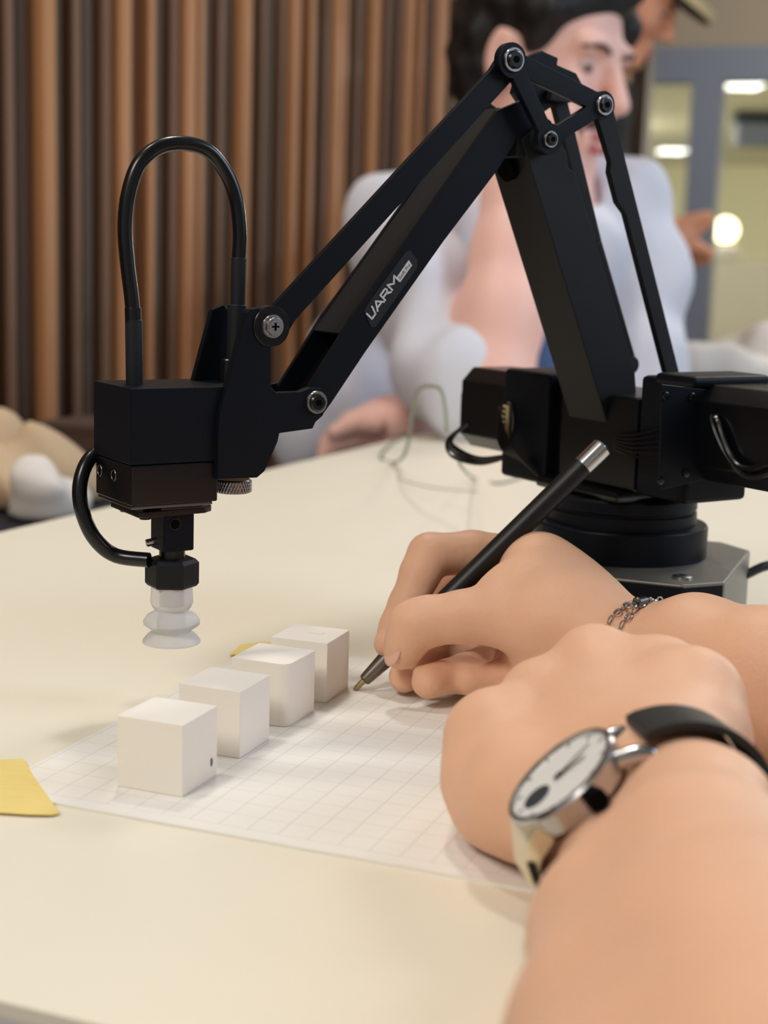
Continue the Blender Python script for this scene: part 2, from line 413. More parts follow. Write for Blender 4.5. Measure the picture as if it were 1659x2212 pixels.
for i in range(-46, 94):
    k = pat[(i) % 15]
    o = bpy.data.objects.new('slat', SL[k]); C.objects.link(o)
    p = W0 + AX * (i * PITCH) + BX * (-0.024); o.location = (p[0], p[1], 0)
    o.rotation_euler = (0, 0, RZW + math.pi); o.parent = wall
tag(rbox(W0, 2.75, 2.83, -4.0, 0.02, 0.0, 2.8).build('trim_wall_end', M_woodd), kind='structure')
tag(rbox((0, 0, 0), -3, 9.4, -3.2, 14, 2.9, 3.0).build('ceiling', M_ceil), kind='structure')
# glazed partition at the far side of the room
P0 = at(1500, 560, 9.0); P0[2] = 0
zb0, zb1 = at(1500, 185, 9.0)[2], at(1500, 112, 9.0)[2]
tag(rbox(P0, -0.05, 0.15, -4.0, 6.0, zb1, 3.0).build('wall_back', M_wallg), kind='structure')
part_ = rbox(P0, -0.05, 0.12, -4.0, 6.0, zb0, zb1).build('trim_1', M_frame); tag(part_, kind='structure')
for k, b in enumerate((-2.05, -0.04, 1.9)):
    tag(rbox(P0, -0.05, 0.12, b - .03, b + 0.145, 0, zb0).build('trim_%d' % (k + 2), M_frame), kind='structure')
for k, (b0, b1) in enumerate(((-1.93, -0.07), (0.105, 1.87))):
    win = rbox(P0, 0.02, 0.03, b0, b1, 0.02, zb0).build('window_%d' % (k + 1), M_glass); tag(win, kind='structure')
# lit hall beyond the glass
tag(rbox(P0, 16.5, 16.7, -8, 9, 0, 2.7).build('wall_hall', M_hall), kind='structure')
tag(rbox(P0, 0.2, 17, -8, 9, 2.6, 2.7).build('ceiling_hall', M_hall), kind='structure')
tag(rbox(P0, 8.0, 8.6, -2.0, 7, 0, 1.02).build('hall_counter', M_hall2), 'long pale counter in the hall beyond the glass partition', 'counter')
hd = at(1450, 328, 22); hc = at(1600, 187, 14)
def panel(u, v, L, lab):
    r = ray(u, v); tt = (2.58 - CAM[2]) / r[2]; p = CAM + r * tt
    root = empty('ceiling_light', p); tag(root, lab, 'ceiling light')
    m = MB(); m.box((-0.18, -L / 2, 0), (0.18, L / 2, 0.012)); m.build('diffuser', M_panel, root)
    f = MB(); f.box((-0.2, -L / 2 - .02, 0.012), (0.2, L / 2 + .02, 0.03)); f.build('housing', M_frame, root)
panel(1600, 187, .40, 'nearer and larger rectangular ceiling light glowing in the hall beyond the glass')
panel(1451, 328, .55, 'farther smaller rectangular ceiling light seen left of the grey post')
for k, (b_, a_) in enumerate(((-3.4, 3.0), (-3.4, 9.0), (4.5, 3.0), (4.5, 9.0), (4.5, 14.0))):  # bare fill lights added out of view to brighten the hall
    l = bpy.data.lights.new('hall_fill', 'POINT'); l.energy = 240; l.color = (1, .95, .8); l.shadow_soft_size = .15
    o = bpy.data.objects.new('hall_fill', l); C.objects.link(o); o.location = along(P0, a_, b_, 2.3)
gl = at(1567, 497, 15.2); root = empty('globe_lamp', (gl[0], gl[1], 1.02)); tag(root, 'round glowing globe lamp on the hall counter behind the glass', 'lamp')
MB().ball((0, 0, gl[2] - 1.02), 0.125).build('globe', M_globe, root)
MB().lathe([(.10, 0), (.15, .02), (.155, gl[2] - 1.02 - .20), (.12, gl[2] - 1.02 - .15), (.05, gl[2] - 1.02 - .135)], (0, 0, 0), (0, 0, 1)).build('base', M_bagw, root)
MB().cyl((0, 0, gl[2] - 1.02 - .134), (0, 0, gl[2] - 1.02 - .115), 0.06).build('collar', M_void, root)
bx = at(1640, 265, 16.0); root = empty('wall_box', bx); tag(root, 'grey box with a dark top on the hall wall near the right edge', 'box')
MB().box((-.25, -.1, -.25), (.3, .1, .0), .02).build('body', M_frame, root); MB().box((-.28, -.12, .0), (.34, .12, .1), .02).build('lid', M_seat, root)

# ================================================================== TABLE
e0, e1 = on(0, 1150), on(960, 925); ev = (e1 - e0) / np.linalg.norm(e1 - e0)
n0, n1 = on(0, 2163), on(215, 2212); nv = BX
cl = e0 + ev * ((((n0 - e0)[0] * nv[1] - (n0 - e0)[1] * nv[0])) / (ev[0] * nv[1] - ev[1] * nv[0]))
far = e0 + ev * (np.linalg.norm(e1 - e0) + .018)
poly = [cl, cl + nv * 0.98, far + nv * 0.80, far]
tb = empty('table', (float(poly[0][0]) + .4, float(poly[0][1]) + .8, 0)); tag(tb, 'large cream laminate table under the robot arm and the paper', 'table')
inv_parent(qprism(poly, T - 0.004, T).build('tabletop', M_table, None, 0), tb)
inv_parent(qprism([p for p in poly], T - 0.028, T - 0.0041).build('edge_band', M_tedge, None, 0), tb)
ctr = sum(poly) / 4
for p in poly:
    q = p + (ctr - p) * 0.08
    m = MB(); m.cyl((q[0], q[1], 0), (q[0], q[1], T - .028), .025); inv_parent(m.build('leg', M_frame), tb)
# printed sheet
pr = empty('grid_sheet', grid(0, 0), -AL); tag(pr, 'white sheet of paper printed with a thin square grid under the cubes', 'paper')
s_ = 0.0103
m = MB(); m.box((-7.15 * s_, -0.62 * s_, 0.0), (21.6 * s_, 20.2 * s_, 0.0009)); m.build('sheet', M_paper, pr, 0)
def tape(name, pts, lab, h=0.0012):
    P = [on(u, v, h) for u, v in pts]; m = qprism(P, T + h - 0.0004, T + h); o = m.build(name, M_tape, None, 0)
    tag(o, lab, 'tape', 'yellow tape pieces holding the sheet'); return o
tape('masking_tape', [(-130, 1655), (-60, 1648), (0, 1641), (50, 1638), (75, 1680), (100, 1715), (129, 1755), (112, 1759), (60, 1758), (0, 1754), (-130, 1752)], 'yellow masking tape at the left edge of the photo on the sheet corner')
tape('masking_tape', [(496, 1414), (520, 1392), (560, 1386), (640, 1390), (640, 1404), (560, 1408), (520, 1413)], 'small yellow masking tape strip behind the third cube')

# ================================================================== CUBES
cubes = [(-1.09, 1.516, 0.0, 'nearest white plastic cube, a small dent on its right face'),
         (-1.134, 5.733, 0.003, 'second white plastic cube from the front, between the nearest and the rounded one'),
         (-1.121, 9.628, -0.02, 'third white plastic cube from the front, its near edge rounded off'),
         (-1.064, 13.222, 0.024, 'farthest white plastic cube, right beside the pen tip')]
for i, (cx, cy, a, lab) in enumerate(cubes):
    s = 2.436 * 0.0103; org = grid(cx, cy, 0.0009)
    root = empty('plastic_block', org, -AL + a); root['group'] = 'white cubes in a row on the sheet'; tag(root, lab, 'block')
    m = MB()
    if i == 2:
        n = 6; rr = .004; pl = [(-s + .0007, 0), (-rr, 0)] + [(-rr + rr * math.sin(t * math.pi / 2 / n), rr - rr * math.cos(t * math.pi / 2 / n)) for t in range(1, n + 1)] + [(0, s), (-s, s)]
        m.prism(pl, 0, s, 0.0004, frame=lambda x, y, z: (x, z, y))
    else: m.box((-s, 0, 0), (0, s, s), 0.0005)
    if i == 1: pass
    m.build('cube_body', M_cube, root, 40)
    if i == 0:
        MB().ball((0.00005, s * .82, s * .24), (.00035, .0008, .0016)).build('dent', M_steeld, root)
    if i == 3:
        MB().box((-s * .55, s * .5, s), (-s * .3, s * .62, s + .0002)).build('ridge', M_cube, root)

# ================================================================== ROBOT ARM
RA = np.array([0.114, 0.7126, T]); PH = math.radians(33.0)
RD = np.array([-math.cos(PH), -math.sin(PH), 0]); RN = np.array([math.sin(PH), -math.cos(PH), 0])
def ap(u, v, y):                           # photo point -> (x, z) on the arm's vertical plane at side offset y
    r = ray(u, v); P0_ = RA + RN * y; P = CAM + r * (np.dot(P0_ - CAM, RN) / np.dot(r, RN)); q = P - RA
    return (float(q @ RD), float(q[2]))
robot = empty('robot_arm', RA, math.pi + PH); tag(robot, 'black desktop robot arm with a white suction cup reaching over the cubes', 'robot')
def rp(m, name, mt, parent=None, smooth=35): return m.build(name, mt, parent or robot, smooth)
def plate(name, px, y0, y1, mt=M_black, bev=0.0004, parent=None):
    m = MB(); m.prism([ap(u, v, y1) for u, v in px], y0, y1, bev); return rp(m, name, mt, parent)
def L3(u, v, y): x, z = ap(u, v, y); return (x, y, z)
# base, set square with the sheet
ang = -AL - (math.pi + PH)
def bxy(a, b):                             # base coords (b along BX, a along -AX) -> robot local
    w = BX * b - AX * a; return (float(w @ RD), float(w @ RN))
def basepoly(hw, f, bk, c): return [bxy(f, -hw + c), bxy(f, hw - c), bxy(f - c, hw), bxy(-bk + c, hw), bxy(-bk, hw - c), bxy(-bk, -hw + c), bxy(-bk + c, -hw), bxy(f - c, -hw)]
def slab(poly, z0, z1, bev=0.0006):
    m = MB(); m.prism(poly, z0, z1, bev, frame=lambda x, y, z: (x, z, y)); return m
rp(slab(basepoly(.058, .0645, .050, .016), 0.003, .0445, .0012), 'base', M_grey)
rp(slab(basepoly(.0575, .0650, .049, .0158), 0.012, .0435, .0008), 'base_front_cover', M_black)
for sx, sy in ((1, 1), (1, -1), (-1, 1), (-1, -1)):
    x, y = bxy(.006 + sx * .045, sy * .045); rp(MB().cyl((x, y, 0), (x, y, .003), .008), 'foot', M_rubber)
sxy = on(1474, 1247, .0448) - RA; sx_, sy_ = float(sxy @ RD), float(sxy @ RN)
scr = rp(MB().lathe([(.0045, 0), (.0045, .0009), (.003, .0013), (.0015, .0013)], (sx_, sy_, .0445), (0, 0, 1)), 'base_screw', M_steel)
rp(MB().cyl((sx_, sy_, .0456), (sx_, sy_, .0459), .0014, 6), 'hex_socket', M_void, scr)
rp(MB().lathe([(.0415, .0445), (.0415, .0585), (.0408, .0595), (.036, .0597), (.036, .062), (.0358, .0655), (.0345, .066), (.0345, .067), (.0358, .0675), (.0358, .0725), (.035, .0735)], (0, 0, 0), (0, 0, 1), 64), 'turntable', M_black)
cab = MB(); p1 = BX * .057 + AX * .030 + np.array([0, 0, .033]); p2 = at(1690, 1226, .745) - RA; p3 = at(1790, 1262, .755) - RA; p3[2] = .0045
cab.tube([(float(q @ RD), float(q @ RN), float(q[2])) for q in (p1, p2, p3, p3 + np.array([.08, .01, -.0010]))], .0024); rp(cab, 'power_cable', M_rubber)
# turret and motor housings (x forward, y toward the camera side)
rp(MB().box((-.03, -.03, .0735), (.03, .03, .079), .002), 'turret_plate', M_black2)
rp(MB().box((-.022, -.020, .079), (.024, .034, .122), .002), 'turret_core', M_black2)
hr = rp(MB().box((-.014, .034, .0785), (.0235, .0665, .1325), .0022), 'motor_housing', M_black)
fl = rp(MB().box((-.022, .044, .1295), (.0245, .0685, .1345), .0018), 'housing_lid', M_black)
sp_ = MB(); sp_.prism([ap(1430, 830, .0675), ap(1532, 842, .0675), ap(1528, 1035, .0675), ap(1425, 1060, .0675)], .0665, .0675, .0004); sp = rp(sp_, 'side_plate', M_black)
for u, v in ((1437, 855), (1494, 857), (1425, 1038), (1481, 1022)):
    a = L3(u, v, .0675); rp(MB().lathe([(.0018, 0), (.0018, .0008), (.0012, .0012)], a, (0, 1, 0), 14), 'screw', M_black2, sp)
def motor(y0, y1, z0, z1, x0, x1):
    c = .007; pl_ = [(x0 + c, z0), (x1 - c, z0), (x1, z0 + c), (x1, z1 - c), (x1 - c, z1), (x0 + c, z1), (x0, z1 - c), (x0, z0 + c)]
    m = MB(); m.prism(pl_, y0, y1, .0008); return m
m = motor(.0668, .120, .089, .131, -.022, .020)
rp(m, 'stepper_motor', M_black2)
hl = rp(MB().box((-.014, -.0665, .0735), (.0235, -.0300, .128), .0022), 'motor_housing', M_black)
rp(MB().box((-.012, -.030, .076), (.018, -.020, .126), .002), 'bearing_block', M_black2)
rp(motor(-.110, -.0665, .083, .125, -.022, .018), 'stepper_motor', M_black2)
rp(MB().box((-.010, -.117, .088), (.014, -.110, .112), .002), 'motor_cap', M_black2)
def connector(xf, y, z, sgn, ends, nm):
    c = rp(MB().box((xf, y - .0022, z - .0085), (xf + .0016, y + .0022, z + .0085), .0004), 'connector', M_brass)
    rp(MB().torus((xf + .0005, y - sgn * .001, z), (1, 0, 0), .0042, .0007, 24, 6, ref=(0, 0, 1), sx=2.35), 'port_rim', M_steeld, c)
    for i in range(6):
        zz = z - .0065 + i * .0026; e = ends(i)
        rp(MB().tube([(xf + .0012, y, zz), (xf + .007, y - sgn * .002, zz), (xf + .008, (y + e[1]) / 2, (zz + e[2]) / 2 - .001), e], .0007, 6, 5), 'wire', M_rubber, c)
connector(.0235, .0600, .1045, 1, lambda i: (.026, .022, .098 + i * .0012), 'r')
connector(.0235, -.0620, .1010, -1, lambda i: (.0245, -.044 + i * .0022, .083 - i * .0012), 'l')
for k in range(3):
    pts = [(.018, -.104 + k * .001, .096), (.022 + k * .001, -.112, .086), (.022 + k * .002, -.104, .0815 - k * .0015), (.022, -.085, .0795 - k * .0012), (.016, -.068, .083)]
    rp(MB().tube(pts, .0012, 8), 'motor_cable', M_rubber)
for k in range(2):
    pts = [(.014, .074, .118), (.0222, .078 + k * .003, .117), (.0232, .088 + k * .003, .104 - k * .001), (.0232, .101, .096 + k * .003), (.0232, .116, .100 + k * .004), (.021, .130, .108)]
    rp(MB().tube(pts, .0014, 8), 'motor_cable', M_rubber)
# lower arm
YA = .0135
fl_ = [(1131, 318), (1236, 372), (1372, 808), (1352, 905), (1318, 955)]
lowpoly = [ap(1128, 300, YA), ap(1180, 262, YA), ap(1225, 330, YA), ap(1228, 362, YA), ap(1242, 372, YA), ap(1372, 800, YA), ap(1380, 930, YA), ap(1345, 955, YA), ap(1322, 950, YA)]
m = MB(); m.prism(lowpoly, -YA, YA, .0006); rp(m, 'lower_arm', M_blackm)
m = MB(); x, z = ap(1108, 345, 0); rp(MB().cyl((x + .0035, -.001, z - .004), (x - .0025, -.001, z - .002), .0058, 28), 'cable_hole', M_void)
# rod of the second parallelogram, behind the lower arm
plate('drive_rod', [(1195, 212), (1222, 200), (1300, 520), (1372, 780), (1362, 803), (1345, 790), (1282, 540)], -.018, -.014, M_blackm)
plate('drive_rod_flange', [(1286, 525), (1300, 520), (1374, 775), (1366, 790)], -.018, -.010, M_black2)
x, z = ap(1362, 788, -.010); rp(MB().cyl((x, -.018, z), (x, -.008, z), .0042, 24, .0006), 'rod_pivot', M_blackm)
# rear link
plate('rear_link', [(1288, 245), (1300, 206), (1322, 222), (1333, 268), (1340, 300), (1396, 520), (1468, 806), (1440, 806), (1352, 462), (1335, 438), (1318, 372), (1320, 350)], .012, .0155, M_blackm)
# forearm: channel with open lower end
YF = .0125
fpoly = [ap(660, 846, YF), ap(760, 685, YF), ap(860, 546, YF), ap(1075, 238, YF), ap(1130, 215, YF), ap(1192, 262, YF), ap(1196, 318, YF), ap(1160, 340, YF), ap(1118, 300, YF), ap(1075, 368, YF), ap(959, 521, YF), ap(790, 760, YF), ap(718, 868, YF), ap(700, 893, YF), ap(672, 893, YF)]
fa = MB(); fa.prism(fpoly, YF - .0022, YF, .0004); fore = rp(fa, 'forearm', M_black)
fb = MB(); fb.prism(fpoly, -YF, -YF + .0022, .0004); rp(fb, 'far_flange', M_black, fore)
a0, a1 = ap(738, 720, YF), ap(1085, 232, YF); dv = np.array(a1) - np.array(a0); dv /= np.linalg.norm(dv); nn = np.array([dv[1], -dv[0]]) * -1
if nn[1] > 0: nn = -nn
q = [tuple(np.array(a0)), tuple(np.array(a1)), tuple(np.array(a1) + nn * .0018), tuple(np.array(a0) + nn * .0018)]
wb = MB(); wb.prism(q, -YF + .002, YF - .002); rp(wb, 'web', M_blackm, fore)
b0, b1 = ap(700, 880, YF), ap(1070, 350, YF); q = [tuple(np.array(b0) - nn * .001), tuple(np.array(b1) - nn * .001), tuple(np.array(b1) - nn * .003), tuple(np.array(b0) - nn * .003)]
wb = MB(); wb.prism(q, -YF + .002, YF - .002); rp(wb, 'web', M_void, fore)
# name plate, lettering
tx = -dv if dv[0] > 0 else dv
TXv = Vector((float(dv[0]), 0, float(dv[1]))); 
if TXv.z < 0: TXv = -TXv
TYv = Vector((0, 1, 0)).cross(TXv)
npl = [ap(u, v, YF + .0003) for u, v in ((786, 672), (796, 655), (876, 544), (886, 541), (902, 562), (902, 578), (812, 706), (803, 708))]
np_ = MB(); np_.prism(npl, YF - .0002, YF + .0003, .0001); name_plate = rp(np_, 'name_plate', M_sleeve)
Ln = L3(803, 693, YF + .0004); Le = L3(864, 606, YF + .0004)
O = Vector(Ln); tdir = (Vector(Le) - O); tl = tdir.length; tdir.normalize(); tup = Vector((0, 1, 0)).cross(tdir)
cap_h = (Vector(L3(796, 683, YF)) - Vector(L3(807, 697, YF))).length * 1.0
capv = (Vector(L3(853, 600, YF + .0004)) - Vector(L3(864, 618, YF + .0004))).length
def stroke(m, pts, w, lw, hh):
    for (x0, y0), (x1, y1) in zip(pts[:-1], pts[1:]):
        a = O + tdir * (x0 * lw) + tup * (y0 * hh); b = O + tdir * (x1 * lw) + tup * (y1 * hh)
        d = (b - a).normalized(); n_ = Vector((0, 1, 0)).cross(d) * (w / 2); a2, b2 = a - d * (w * .35), b + d * (w * .35); up = Vector((0, .0002, 0))
        v = [a2 - n_, b2 - n_, b2 + n_, a2 + n_]; v = v + [p + up for p in v]
        m.add(v, [(0, 1, 2, 3), (7, 6, 5, 4), (0, 4, 5, 1), (1, 5, 6, 2), (2, 6, 7, 3), (3, 7, 4, 0)])
lw = tl / 4.0; hh = capv * .92
glyphs = {'U': [[(.12, .95), (.12, .12), (.62, .12), (.84, .95)]], 'A': [[(.9, .1), (1.36, .95), (1.82, .1)], [(1.15, .34), (1.6, .34)]],
          'R': [[(1.98, .1), (1.98, .9), (2.62, .9), (2.70, .72), (2.62, .48), (2.05, .48)], [(2.38, .48), (2.8, .1)]], 'M': [[(2.98, .1), (2.98, .92), (3.45, .38), (3.92, .92), (3.92, .1)]]}
for g, sts in glyphs.items():
    m = MB()
    for st in sts: stroke(m, st, capv * .17, lw, hh)
    bmesh.ops.recalc_face_normals(m.bm, faces=m.bm.faces[:]); rp(m, 'letter', M_paint, name_plate, 0)
bq = [ap(u, v, YF + .0004) for u, v in ((857, 599), (883, 562), (890, 573), (864, 610))]
m = MB(); m.prism(bq, YF + .0002, YF + .0005); badge = rp(m, 'badge', M_paint, name_plate, 0)
fc = bpy.data.curves.new('t', 'FONT'); fc.body = 'Swift Pro'; fc.size = 1.0; fo = bpy.data.objects.new('t', fc); C.objects.link(fo)
bpy.context.view_layer.update()
me = bpy.data.meshes.new_from_object(fo.evaluated_get(bpy.context.evaluated_depsgraph_get())); bpy.data.objects.remove(fo)
o_, x_, y_ = Vector(L3(864, 610, YF + .00056)), Vector(L3(890, 573, YF + .00056)), Vector(L3(857, 599, YF + .00056))
wv, hv = x_ - o_, y_ - o_; mxw = max(v.co.x for v in me.vertices)
for v in me.vertices:
    fx, fy = v.co.x / mxw, v.co.y / 0.72
    v.co = o_ + wv * (.06 + fx * .88) + hv * (.2 + fy * .6)
o = link('lettering', me, M_print, name_plate, 0)
# upper link
plate('upper_link', [(566, 700), (590, 662), (1062, 150), (1085, 112), (1120, 108), (1132, 140), (1112, 168), (1000, 292), (640, 690), (612, 735), (580, 740)], .0135, .0165, M_black)
# triangle plate (near one with a window, far one)
tri = MB()
def bar(m, a, b, w0, w1, y0, y1):
    A, B = np.array(ap(*a, y1)), np.array(ap(*b, y1)); d = (B - A) / np.linalg.norm(B - A); n_ = np.array([-d[1], d[0]])
    m.prism([tuple(A + n_ * w0), tuple(B + n_ * w1), tuple(B - n_ * w1), tuple(A - n_ * w0)], y0, y1, .0003)
bar(tri, (1107, 130), (1305, 227), .0044, .0040, .0165, .0195); bar(tri, (1305, 227), (1188, 300), .0036, .0034, .0166, .01945); bar(tri, (1188, 300), (1107, 130), .0034, .0038, .0164, .01955)
for u, v, r in ((1107, 130, .0072), (1305, 227, .0060), (1188, 300, .0066)):
    x, z = ap(u, v, .0195); tri.cyl((x, .0163, z), (x, .0196, z), r, 28)
rp(tri, 'triangle_plate', M_black)
tri = MB(); tri.prism([ap(u, v, -.014) for u, v in ((1130, 125), (1172, 110), (1206, 125), (1204, 140), (1245, 158), (1258, 182), (1270, 200), (1215, 215), (1150, 260), (1110, 200))], -.0175, -.014, .0004); rp(tri, 'far_triangle_plate', M_black)
tri = MB(); tri.prism([ap(u, v, -.01) for u, v in ((1195, 190), (1235, 195), (1262, 212), (1230, 222), (1190, 215))], -.0139, -.010, .0004); rp(tri, 'spacer', M_blackm)
x, z = ap(1188, 300, .0195); xw, zw = ap(1150, 285, .0)
m = MB(); m.cyl((x, -.016, z), (x, .0165, z), .0062, 28, .0005); m.box((x - .003, -.008, z - .008), (x + .012, .012, z + .011), .0012); rp(m, 'elbow_block', M_blackm)
def pivot(u, v, y, r, dark=True, cross=False):
    x, z = ap(u, v, y)
    b = rp(MB().lathe([(r, 0), (r, .0010), (r * .93, .0016), (r * .80, .0016), (r * .78, .0010)], (x, y - .0005, z), (0, 1, 0), 36), 'bearing_ring', M_steel)
    if cross:
        h = rp(MB().lathe([(r * .8, 0), (r * .8, .0018), (r * .7, .0026), (r * .55, .0026), (r * .54, .0031), (r * .1, .0031)], (x, y - .0003, z), (0, 1, 0), 32), 'screw_head', M_steel, b)
        rp(MB().box((x - r * .32, y + .0026, z - r * .07), (x + r * .32, y + .0031, z + r * .07)).box((x - r * .07, y + .0026, z - r * .32), (x + r * .07, y + .0031, z + r * .32)), 'cross_slot', M_void, b)
    else:
        rp(MB().lathe([(r * .72, 0), (r * .72, .0018), (r * .6, .0026), (r * .36, .0026)], (x, y - .0003, z), (0, 1, 0), 32), 'screw_head', M_black2, b)
        rp(MB().cyl((x, y + .002, z), (x, y + .0026, z), r * .3, 6), 'hex_socket', M_void, b)
    return b
def washer(u, v, y0, y1, r):
    x, z = ap(u, v, y1); rp(MB().cyl((x, y0, z), (x, y1, z), r, 32, .0003), 'boss', M_black2)
washer(588, 705, .0120, .0172, .0080); pivot(588, 705, .0172, .0048, cross=True)
pivot(683, 869, .0168, .0048); pivot(1109, 129, .0196, .0052); pivot(1305, 227, .0196, .0046); pivot(1188, 301, .0196, .0037)
# end bracket
ZB = [(471, 940), (475, 893), (533, 676), (541, 668), (558, 665), (585, 676), (609, 700), (608, 725), (586, 742), (586, 835), (597, 848), (650, 846), (668, 838), (695, 838), (708, 868), (698, 898), (682, 912), (676, 926), (604, 936), (600, 955), (572, 1018), (556, 1032), (470, 1036)]
plate('end_bracket', ZB, .0125, .0165, M_black)
ZB2 = [(475, 893), (533, 676), (558, 665), (586, 700), (586, 835), (650, 846), (690, 838), (700, 890), (604, 936), (556, 1028), (472, 1030)]
m = MB(); m.prism([(x, z) for x, z in (ap(u, v, .0165) for u, v in ZB2)], -.0165, -.0130, .0004); rp(m, 'far_bracket', M_black)
xb0, zb = ap(586, 960, .0165); rp(MB().box((xb0 + .002, -.0145, zb - .012), (.222, .0135, zb + .02), .001), 'bracket_core', M_blackm)
# end effector head
EX = .2595; EY0, EY1 = -.0225, .0140
ztop, zmid, zbot = .1295, .1005, .0845
rp(MB().box((.205, EY0, zmid), (EX, EY1, ztop), .0006), 'head_block', M_black)
rp(MB().box((.2225, EY0 + .0006, zbot), (EX - .0006, EY1 - .0004, zmid - .0003), .0008), 'head_lower_block', M_black2)
for yy in (-.017, -.003):
    b = rp(MB().torus((EX - .0004, yy, .0945), (1, 0, 0), .0021, .0003, 20, 6), 'screw_rim', M_steeld)
    rp(MB().cyl((EX - .0012, yy, .0945), (EX - .0003, yy, .0945), .0018, 16), 'screw_hole', M_void, b)
rp(MB().box((.2245, EY0 + .002, zbot - .0012), (EX - .001, EY1 - .001, zbot), .0003), 'bottom_shim', M_steeld)
m = MB(); fp = []
cxs, cys = .2335, -.0045
fp = [(.2515, -.0245), (.2520, .0035), (.2500, .0045), (.2230, .0035), (.2185, .0000), (.2165, -.0055), (.2165, -.0150), (.2185, -.0205), (.2230, -.0240)]
m.prism(fp, .0782, .0806, .0004, frame=lambda x, y, z: (x, z, y)); rp(m, 'mount_flange', M_black2)
rp(MB().box((cxs - .009, cys - .009, .0806), (cxs + .009, cys + .009, .0845), .0005), 'mount_neck', M_black2)
for dx, dy in ((.0135, .0040), (.0135, -.015), (-.0115, -.004)):
    rp(MB().cyl((cxs + dx, cys + dy, .0768), (cxs + dx, cys + dy, .0782), .0024, 18, .0003), 'flange_screw', M_black2)
rp(MB().box((cxs - .0066, cys - .0066, .0632), (cxs + .0066, cys + .0066, .0785), .0008), 'stem', M_black)
b = rp(MB().torus((cxs + .002, cys + .0066, .0745), (0, 1, 0), .0022, .0004, 20, 6), 'stem_screw', M_black2)
rp(MB().cyl((cxs + .002, cys + .0058, .0745), (cxs + .002, cys + .0068, .0745), .0019, 6), 'hex_socket', M_void, b)
rp(MB().cyl((cxs + .005, cys - .0042, .0660), (cxs + .0092, cys - .0050, .0652), .0016, 16, .0004), 'set_screw', M_steel)
rp(MB().cyl((cxs, cys, .0585), (cxs, cys, .0634), .0052, 24), 'neck', M_black2)
nutm = MB(); nutm.lathe([(.0098, .0), (.0108, .0012), (.0108, .0098), (.0094, .0112)], (cxs, cys, .0482), (0, 0, 1), 6, ref=(0.5, .87, 0)); rp(nutm, 'hex_nut', M_blackm, None, 25)
cup = rp(MB().lathe([(.0082, .0488), (.0084, .0450), (.0086, .0415), (.0078, .0395), (.0068, .0385), (.0072, .0375), (.0100, .0360), (.0114, .0338), (.0113, .0325), (.0096, .0312), (.0080, .0300), (.0080, .0292), (.0098, .0280), (.0116, .0258), (.0117, .0250), (.0114, .0248), (.0088, .0268), (.0055, .0290), (.0052, .0380)], (cxs, cys, 0.0), (0, 0, 1), 48, cap=False), 'suction_cup', M_sil, None, 60)
rp(MB().cyl((cxs, cys, .0400), (cxs, cys, .0480), .0045, 24), 'cup_fitting', M_bagw, cup)
ks = Vector(L3(506, 1036, 0.0)); kz = ks.z; kx = ks.x
m = MB(); m.lathe([(.0068, 0), (.0073, .0006), (.0073, .0048), (.0068, .0054)], (kx, -.001, kz - .0052), (0, 0, 1), 40); knob = rp(m, 'thumb_screw', M_steeld)
kn = MB()
for i in range(36):
    for sg in (1, -1):
        pts = []
        for j in range(4):
            a = 2 * math.pi * i / 36 + sg * j * .09; pts.append((kx + .0074 * math.cos(a), -.001 + .0074 * math.sin(a), kz - .0048 + j * .0015))
        kn.tube(pts, .00022, 4, 1, cap=False)
ko = rp(kn, 'knurling', M_steel, knob); ko['kind'] = 'stuff'
# air hoses
yh = -.006
hp = [(290, 835), (290, 760), (289, 700), (284, 640), (275, 565), (270, 490), (277, 420), (300, 355), (343, 318), (397, 310), (450, 326), (488, 372), (510, 430), (518, 500), (516, 560), (514, 640), (514, 665)]
rp(MB().tube([L3(u, v, yh) for u, v in hp], .0029, 16, 6), 'air_hose', M_rubber)
rp(MB().cyl(L3(291, 835, yh), L3(289, 690, yh), .0034, 24, .0003), 'hose_sleeve', M_sleeve); rp(MB().cyl(L3(288.5, 712, yh), L3(287, 664, yh), .0032, 24, .0002), 'hose_sleeve', M_rubber)
rp(MB().cyl(L3(514, 664, yh), L3(516, 556, yh), .0031, 24, .0003), 'hose_sleeve', M_sleeve); rp(MB().cyl(L3(506, 800, yh), L3(513, 658, yh), .0033, 24, .0003, r2=.0040), 'hose_sleeve', M_sleeve)
rp(MB().cyl(L3(495, 830, yh), L3(497, 775, yh), .0045, 20, .0005), 'hose_fitting', M_black2)
y2 = -.026
hp = [(225, 975), (200, 985), (181, 1015), (172, 1060), (180, 1112), (206, 1165), (250, 1200)]
e = L3(322, 1210, -.0045)
rp(MB().tube([L3(u, v, y2 + i * .002) for i, (u, v) in enumerate(hp)] + [e], .0030, 16, 6), 'air_hose', M_rubber)

